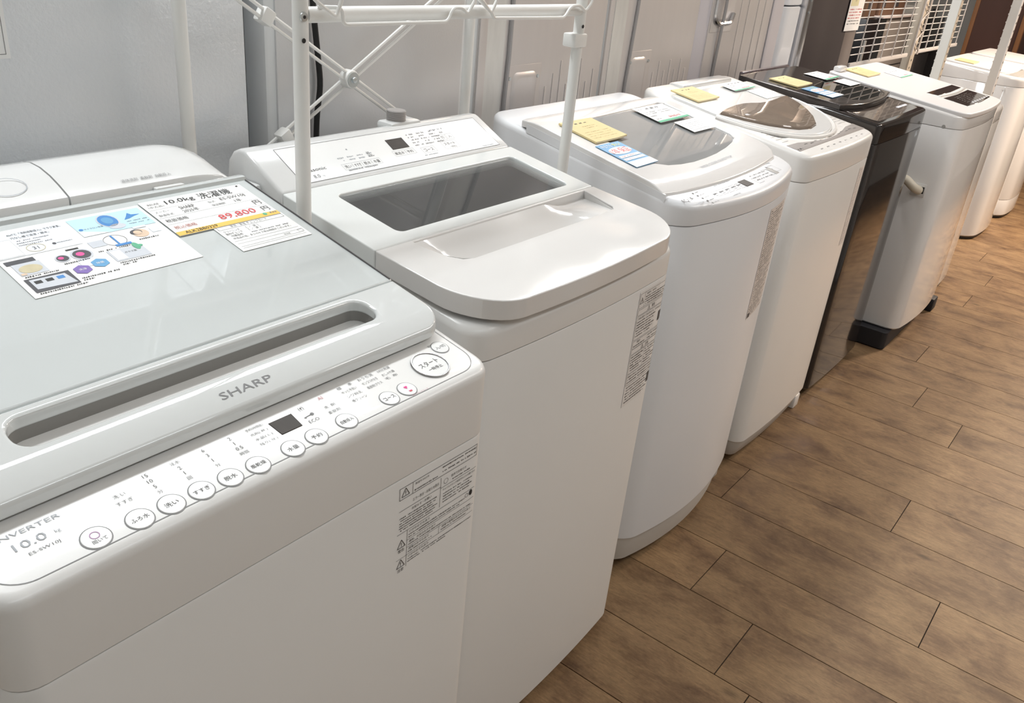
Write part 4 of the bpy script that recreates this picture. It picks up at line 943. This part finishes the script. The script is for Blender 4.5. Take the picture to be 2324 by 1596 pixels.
pp.dashes(1.612, 1.635, .746, .006, INKD)
for k in range(5):
    x = 1.660+.030*k; pp.frame(x, .7105-.0005*k, .025, .019, .0006, INKG); pp.dashes(x-.009, x+.009, .712, .008, INKG, seed=k); pp.dashes(x-.007, x+.007, .7055, .004, INKL, seed=k)
for k in range(2): pp.dashes(1.70, 1.78, .735+.007*k, .0045, INKL, seed=k)
for j in range(3):
    for k in range(4): pp.dashes(1.865+.024*k, 1.883+.024*k, .705+.01*j, .005, INKG, seed=j*4+k)
pp.frame(1.868, .7045, .028, .022, .0006, INKG); pp.frame(1.955, .716, .03, .026, .0006, INKG); pp.frame(2.005, .722, .028, .026, .0006, INKG); pp.poly([(1.983, .706), (1.983, .738), (1.995, .722)], INKD)
pp.dashes(2.01, 2.035, .745, .005, INKL); pp.dashes(1.70, 1.735, .688, .005, INKL)
pp.build(t, 'panel_lettering')
t.add('display_window', plate([(1.757, .685), (1.791, .685), (1.791, .709), (1.757, .709)], [], lambda x, y: pz3(x, y)+.001, .002, .0004), DISP, smooth=False)
t.add('start_key', plate([(1.924, .688), (1.944, .690), (1.944, .718), (1.924, .716)], [], lambda x, y: pz3(x, y)+.0008, .0016, .0003), GREYP)
yf = bow_front(X0, X1, Y0, .045, .05)
pp = Print(front_map(yf)); pp.h = .0005; pp.sub = 6; LBW = mat('warm_label_film', (.74, .69, .655), .5)
LX, RX = 1.862, 1.992
pp.poly([(LX+(RX-LX)*k/4, .585) for k in range(5)]+[(RX-(RX-LX)*k/4, .860) for k in range(5)], LBW, .0003)
for i in range(46):
    z = .853-.0058*i; pp.dashes(LX+.006, RX-.006-.036*((i*7) % 3)*.5, z, .0038, INKD if i % 6 else INKB, .0006, seed=i, fill=.62 if i % 5 else .3)
pp.rect(LX+.012, .593, .016, .012, INKD, .0006)
pp.build(t, 'warning_label')

# papers on the third machine
def envelope(x0, x1, y0, y1, zf, label, th=.004, lift=.001, m_=YELP):
    t_, o, pp = sheet('manual_envelope', label, 'envelope', x0, x1, y0, y1, zf, th, m_, lift, .002)
    w, g = x1-x0, y1-y0
    for k in range(3): pp.dashes(x0+w*(.30+.14*k), x0+w*(.38+.14*k), y0+g*.84, g*.07, INKD, seed=k)
    for v in (.68, .6): pp.dashes(x0+w*.35, x0+w*.75, y0+g*v, g*.03, mat('brown_ink', (.4, .28, .12), .6), fill=.45, seed=int(v*50))
    for v in (.42, .33, .24, .15): pp.dashes(x0+w*.12, x0+w*.88, y0+g*v, g*.025, MATS['brown_ink'], fill=.4, seed=int(v*70))
    pp.build(t_, 'envelope_print', o)
    sl_ = t_.add('clear_sleeve_edge', tube([(x0+.002, y0+.001, zf(x0, y0)+lift+th*.6), (x1-.002, y0+.001, zf(x1, y0)+lift+th*.6)], .0012, 6), PAPER, o)
    return t_
def guarantee(x0, x1, y0, y1, zf, label, lift=.0012):
    t_, o, pp = sheet('guarantee_card', label, 'card', x0, x1, y0, y1, zf, .0006, BLUP, lift, .001)
    w, g = x1-x0, y1-y0; X = lambda u: x0+w*u; Y = lambda v: y0+g*v
    YL = mat('yellow_print', (.9, .85, .25), .5)
    pp.text('中古でも', X(.30), Y(.90), g*.11, PAPER, wid=w*.42, h=.0006); pp.text('安心!', X(.72), Y(.90), g*.11, YL, wid=w*.32, h=.0006)
    pp.disc(X(.5), Y(.665), w*.45, g*.145, PAPER, .0005); pp.text('1年', X(.27), Y(.665), g*.19, INKR, wid=w*.32, h=.0007); pp.text('保証', X(.67), Y(.67), g*.20, INKR, wid=w*.40, h=.0007)
    for v in (.43, .315):
        pp.rect(X(.5), Y(v), w*.88, g*.085, PAPER, .0005); pp.dashes(X(.12), X(.85), Y(v), g*.04, INKR if v > .4 else INKP, .0007, seed=int(v*99), fill=.5)
    pp.poly([(X(0), Y(0)), (X(1), Y(0)), (X(1), Y(.22)), (X(0), Y(.22))], PAPER, .0005); pp.ring(X(.18), Y(.11), w*.08, g*.08, .001, INKG, .0007); pp.dashes(X(.32), X(.92), Y(.11), g*.12, BLUP, .0007, fill=.9)
    pp.build(t_, 'card_print', o)
l3p = lambda x, y: .948+.193*(y-.737)
envelope(1.535, 1.658, .941, 1.040, l3p, 'yellow manual envelope at the left of the third machine lid')
guarantee(1.520, 1.6085, .829, .933, l3p, 'blue guarantee card in front of the yellow envelope on the third machine')
price_card(1.851, 1.9985, .965, 1.048, l3p, 'price card with green stripe on the third machine glass lid', stripe=GRNP, detail=1, lift=.001, curl=.002)
check_card(1.899, 2.012, .897, .955, l3p, 'small check card in front of the green-striped price card', detail=1, lift=.001)

# ================================================================== washing machine 4: ivory, brown half-oval window
t = Thing('washing_machine', 'ivory white washing machine with brown half-oval lid window, fourth of the row', CATW, (2.415, .94, 0))
X0, X1, Y0, Y1 = 2.147, 2.682, .694, 1.20
z4 = lambda x, y: .932+.16*(y-.702)
t.add('body', body(X0, X1, Y0, Y1, .075, z4, .035, .04, .012, .862, .014, well=(.045, .10, .09), wellz=.3), CREAM)
t.add('base', body(X0+.004, X1-.004, Y0+.006, Y1-.006, .02, lambda x, y: .085, .035, .04, .012, None, .004, inset0=.012), PLINTH)
t.add('base_corner_foot', box(X1-.05, X1-.006, Y0+.006, Y0+.05, 0, .05, .006), CREAM)
feet(t, X0, X1, Y0, Y1, .02)
l4 = lambda x, y: z4(x, y)+.008
o4 = [(2.417+.253*math.cos(math.radians(180+180*k/28)), .965+.207*math.sin(math.radians(180+180*k/28))) for k in range(29)]+[(2.67, 1.10), (2.66, 1.115), (2.175, 1.115), (2.164, 1.10)]
egg = [(2.172, .962), (2.204, .908), (2.249, .857), (2.292, .825), (2.332, .803), (2.393, .792), (2.455, .800), (2.517, .832), (2.575, .875), (2.613, .917), (2.643, .970), (2.52, .968), (2.425, .966), (2.344, .980)]
egg = egg[:11]+[(2.60, .972), (2.56, .966), (2.52, .963), (2.47, .962), (2.425, .964), (2.38, .975), (2.344, .980), (2.30, .980), (2.22, .972)]
ld = t.add('lid', plate(o4, [egg], l4, .016, .004, 3), WHITE, wn=True)
EC = (2.41, .90)
def er(k, dz): return [(EC[0]+(x-EC[0])*k, EC[1]+(y-EC[1])*k, l4(x, y)+dz) for x, y in egg]
t.add('smoked_window', loft([er(1.01, -.004), er(1.0, .004), er(.985, .0065), er(.95, .0072)], False, True), BROWN, ld, label='brown smoked half-oval window', sharp=20)
t.add('lid_rim', tube([(x, y, z4(x, y)+.002) for x, y in [(2.417+.262*math.cos(math.radians(180+180*k/40)), .965+.216*math.sin(math.radians(180+180*k/40))) for k in range(41)]], .0055, 8), CREAM)
t.add('tub_ring', plate(rr(2.19, 2.64, .78, 1.13, .12, .12, n=8, nf=4), [[(2.415+.175*math.cos(2*math.pi*k/36), .95+.15*math.sin(2*math.pi*k/36)) for k in range(36)]], lambda x, y: z4(x, y)-.03, .03, .006), TUBW, wn=True)
t.add('drum', loft([[(2.415+r_*math.cos(2*math.pi*k/36), .95+r_*.87*math.sin(2*math.pi*k/36), z) for k in range(36)] for r_, z in ((.172, .935), (.165, .87), (.163, .66), (.05, .63))], False, True), STAIN)
t.add('control_strip', plate([(2.162, .727), (2.672, .727), (2.672, .765), (2.60, .762), (2.55, .752), (2.48, .742), (2.417, .739), (2.35, .742), (2.28, .752), (2.23, .762), (2.162, .765)], [], lambda x, y: z4(x, y)+.0008, .002, .0004), mat('taupe_control_film', (.25, .225, .21), .5, var=.05), label='grey-brown control strip')
pp = Print(top_map(z4)); pp.h = .0014
for i in range(8): x = 2.27+.046*i; pp.dashes(x-.008, x+.008, .7085, .006, INKG, .0006, seed=i)
for i in range(12): pp.dashes(2.24+.034*i, 2.262+.034*i, .7465-.004*(i % 2), .005, INKD, seed=i)
pp.dashes(2.168, 2.2, .735, .007, INKD)
pp.build(t, 'panel_lettering')
pp = Print(top_map(z4)); pp.h = .0014
for i in range(7): pp.dashes(2.166+.004*i, 2.215+.006*i, .782+.016*i, .0035, INKG, .0006, seed=i)
for i in range(6): pp.dashes(2.60-.01*i*.3, 2.66, .785+.013*i, .0035, INKG, .0006, seed=i+4)
pp.build(t, 'caution_print')
t.add('inlet_cover', box(2.30, 2.62, 1.145, 1.195, .995, 1.014, .006), WHITE)
t.add('inlet_mouth_shade', cyl((2.31, 1.17, 1.003), .009, .022, 'x', 12), GREYP)  # grey cylinder paints the shade at the inlet mouth
yf = bow_front(X0, X1, Y0, .012, .035)
pp = Print(front_map(yf)); pp.h = .0005
pp.poly([(2.59, .60), (2.64, .60), (2.64, .84), (2.59, .84)], MATS['warm_label_film'], .0003)
for i in range(26): pp.dashes(2.596, 2.634, .832-.0085*i, .004, INKL, .0006, seed=i, fill=.25)
pp.build(t, 'warning_label')
envelope(2.19, 2.318, 1.040, 1.128, l4, 'yellow manual envelope on the fourth machine lid', lift=.001)
price_card(2.458, 2.60, 1.056, 1.112, l4, 'price card with green edge on the fourth machine lid', stripe=GRNP, detail=1, lift=.004, curl=.002)
check_card(2.53, 2.645, .985, 1.053, l4, 'blank-looking check card above the brown window of the fourth machine', detail=1, lift=.001)

# ================================================================== washing machine 5: dark brown
t = Thing('washing_machine', 'dark brown glossy washing machine with smoked lid, fifth of the row', CATW, (2.99, .94, 0))
X0, X1, Y0, Y1 = 2.737, 3.257, .700, 1.205
z5 = lambda x, y: .945+.12*(y-.71) if y < .86 else .963
bd = t.add('body', body(X0, X1, Y0, Y1, .03, z5, .016, .03, .006, .884, .010, well=(.05, .13, .05), wellz=.25), BODYD)
feet(t, X0, X1, Y0, Y1, .03)
t.add('side_piece', box(X0-.001, X0+.004, .73, 1.18, .10, .87), mat('dark_grey_side', (.12, .11, .12), .4))
l5 = lambda x, y: .975+.09*(y-.83)
o5 = [(2.752, .838)]+[(2.80+.41*k/10, arcf(2.80+.41*k/10, 2.752, 3.258, .838, .036)) for k in range(11)]+[(3.25, .832), (3.252, 1.165), (3.24, 1.185), (2.765, 1.185), (2.752, 1.17)]
w5 = [(2.905, .850), (2.95, .832), (3.05, .822), (3.14, .826), (3.20, .842), (3.225, .87), (3.225, 1.02), (3.20, 1.03), (2.96, 1.0), (2.905, .95)]
ld = t.add('lid', plate(o5, [w5], l5, .018, .004, 3), TOPD, wn=True)
t.add('smoked_window', plate([(3.07+(x-3.07)*1.01, .92+(y-.92)*1.02) for x, y in w5], [], lambda x, y: l5(x, y)-.001, .004, .001), BLACKG, ld, smooth=False)
bmq = bmesh.new(); V_ = [bmq.verts.new(p) for p in ((2.751, .842, .953), (2.751, .842, .975), (2.751, 1.17, 1.004), (2.751, 1.17, .968), (2.772, .842, .953), (2.772, .842, .975), (2.772, 1.17, 1.004), (2.772, 1.17, .968))]
for f_ in ((0, 1, 2, 3), (4, 7, 6, 5), (0, 4, 5, 1), (3, 2, 6, 7), (1, 5, 6, 2), (0, 3, 7, 4)): bmq.faces.new([V_[i] for i in f_])
t.add('lid_flange', bmq, TOPD, ld)
t.add('tub_ring', plate(rr(2.80, 3.20, .80, 1.14, .1, .1, n=8, nf=4), [[(2.995+.16*math.cos(2*math.pi*k/36), .96+.14*math.sin(2*math.pi*k/36)) for k in range(36)]], lambda x, y: .935, .03, .006), mat('dark_tub_plastic', (.14, .10, .085), .3), wn=True)
t.add('drum', loft([[(2.995+r_*math.cos(2*math.pi*k/36), .96+r_*.87*math.sin(2*math.pi*k/36), z) for k in range(36)] for r_, z in ((.158, .925), (.15, .87), (.148, .72), (.05, .70))], False, True), STAIN)
pp = Print(top_map(z5)); pp.h = .0012
for j in range(4): pp.dashes(2.84, 3.18-.06*(j % 2), .735+.014*j, .004, mat('dim_panel_ink', (.2, .17, .15), .5), seed=j, fill=.35)
pp.build(t, 'panel_lettering')
t.add('control_film', plate(rr(2.77, 3.225, .722, .80, .02, .02, .004, n=4, nf=6), [], lambda x, y: z5(x, y)+.0006, .0014, .0003), mat('brown_control_film', (.07, .055, .048), .12, coat=.5, var=.2, vscale=40), smooth=False)
for k in range(2): t.add('plastic_film_patch', plate(rr(3.09+.05*k, 3.15+.05*k, .752, .762, .004, .004, n=3, nf=3), [], lambda x, y: z5(x, y)+.0012, .0006, .0002), GRYP)
t.add('hinge_cover', box(2.80, 3.20, 1.188, 1.204, .955, 1.012, .005), mat('mottled_brown_film', (.13, .10, .11), .25, var=.6, vscale=40, coat=.4))
envelope(2.818, 2.951, 1.006, 1.105, l5, 'yellow manual envelope on the dark brown machine', lift=.001)
guarantee(2.82, 2.925, .888, .994, l5, 'blue guarantee card on the dark brown machine lid')
price_card(3.105, 3.238, 1.013, 1.098, l5, 'white price card on the dark brown machine lid', stripe=GRNP, detail=1, lift=.002, curl=.004)
check_card(3.132, 3.243, .936, .998, l5, 'white check card above the dark smoked lid window', detail=1, lift=.0016)

# ================================================================== washing machine 6: white, black control panel, on a black stand
t = Thing('washing_machine', 'white washing machine with black control panel on a raised black stand, sixth of the row', CATW, (3.72, .86, 0))
X0, X1, Y0, Y1 = 3.412, 4.035, .606, 1.13
z6 = lambda x, y: .915+.12*(y-.61)
t.add('body', body(X0, X1, Y0, Y1, .078, z6, .045, .03, .022, .868, .012), mat('white_gloss_steel', (.78, .77, .76), .07, var=.015, coat=.7))
l6 = lambda x, y: z6(x, y)+.012
ld = t.add('lid', plate(rr(X0+.006, X1-.006, Y0-.006, Y1-.01, .05, .03, .018, n=8, nf=10), [], l6, .018, .005, 3), LIDM, wn=True)
BLP = mat('black_glass_panel', (.03, .025, .024), .1, coat=.6, var=.3, vscale=40)
t.add('lid_window', plate([(3.63, .757), (3.80, .751), (4.0, .757), (4.0, .795), (3.612, .795)], [], lambda x, y: l6(x, y)+.001, .003, .0008), BLP, ld, smooth=False)
t.add('lid_edge_bar', tube([(3.60+.41*k/10, .744-.012*math.sin(math.pi*k/10), l6(0, .742)+.002) for k in range(11)], .004, 8), WHITE, ld)
t.add('control_panel', plate([(3.595, .640), (3.80, .632), (3.99, .640), (3.995, .730), (3.80, .724), (3.605, .730)], [], lambda x, y: l6(x, y)+.001, .003, .0008), BLP, ld, smooth=False)
pp = Print(top_map(l6)); pp.h = .0014
for i in range(6): pp.dashes(3.68, 3.93-.03*(i % 2), .66+.01*i, .004, GREYP, seed=i, fill=.3)
for i in range(7): pp.rect(3.72+.04*i, .648, .022, .008, GRYP)
pp.build(t, 'panel_lettering', ld)
t.add('screw_cover', cyl((X0-.0005, .662, .872), .0065, .003, 'x', 14), GREYP)

hp = t.add('hose_outlet_plate', box(X0-.003, X0, .655, .705, .612, .660, .001), WHITE)
t.add('outlet_opening', box(X0-.0035, X0-.003, .660, .685, .625, .650), DARK, hp)
t.add('drain_hose', tube(bend([(X0-.004, .676, .635), (X0-.03, .69, .645), (X0-.035, .73, .675), (X0-.03, .76, .66)], .02), .016, 12), mat('cream_drain_hose', (.68, .63, .52), .5), label='cream drain hose stub')
BS = mat('black_stand_plastic', (.012, .012, .016), .6)
t.add('stand', body(3.372, 4.02, .622, 1.12, 0, lambda x, y: .076, .02, .02, 0, None, .004), BS, label='black raised stand')
t.add('stand_foot', box(3.98, 4.05, .59, .64, 0, .06, .006), BS)
envelope(3.545, 3.70, 1.003, 1.098, l6, 'yellow manual envelope on the sixth machine beside the dark brown one', lift=.001)
price_card(3.785, 3.945, .94, 1.015, l6, 'pale price card on the sixth machine lid near the black panel', stripe=GRNP, detail=1, lift=.001)
single('cleaning_block', box(3.46, 3.535, 1.085, 1.115, .985, 1.005, .006), WHITE, 'small white block at the back corner of the sixth machine', 'block', loc=(3.5, 1.1, .985))

# ================================================================== far machines
def far_machine(label, X0, X1, Y0, Y1, z0, zt, slope, bow, seam, rf=.05, plinth=None, papers=False):
    t = Thing('washing_machine', label, CATW, ((X0+X1)/2, (Y0+Y1)/2, 0))
    zf = lambda x, y: zt+slope*(y-Y0)
    t.add('body', body(X0, X1, Y0, Y1, z0, zf, rf, .04, bow, seam, .018), mat('white_gloss_steel', (.80, .79, .775), .14))
    t.add('base', body(X0+.008, X1-.008, Y0+.008, Y1-.008, 0, lambda x, y: z0+.008, rf, .04, bow, None, .003), DARK)
    t.add('lid', plate(rr(X0+.02, X1-.02, Y0+.11, Y1-.03, .06, .03, .02, n=6, nf=8), [], lambda x, y: zf(x, y)+.01, .016, .005, 3), LIDM, wn=True)
    t.add('control_strip', plate(rr(X0+.05, X1-.05, Y0+.03, Y0+.08, .01, .01, 0, n=3, nf=3), [], lambda x, y: zf(x, y)+.001, .003, .0008), GREYP)
    return t, lambda x, y: zf(x, y)+.01
far_machine('low white washing machine squeezed beside the sixth one, seventh of the row', 4.07, 4.52, .655, 1.13, .028, .852, .07, .012, .79, .03)
t, zf8 = far_machine('white washing machine behind the grey slotted post with papers on top, eighth of the row', 5.30, 5.92, .722, 1.17, .018, .892, .07, .03, [.845], .10)
t.add('side_cap', cyl((5.2985, .80, .83), .008, .003, 'x', 12), WHITE)
far_machine('white washing machine at the right edge of the view, ninth of the row', 5.97, 6.55, .695, 1.17, .018, .90, .05, .03, [.12, .85], .10)
envelope(5.36, 5.50, .99, 1.09, zf8, 'yellowish manual envelope on the eighth machine beyond the white post', lift=.001)
single('leaflet', box(5.56, 5.72, .95, 1.06, 0, .001), PAPER, 'white leaflet lying on the eighth machine', 'leaflet', loc=(5.64, 1.0, zf8(0, 1.0)+.005))
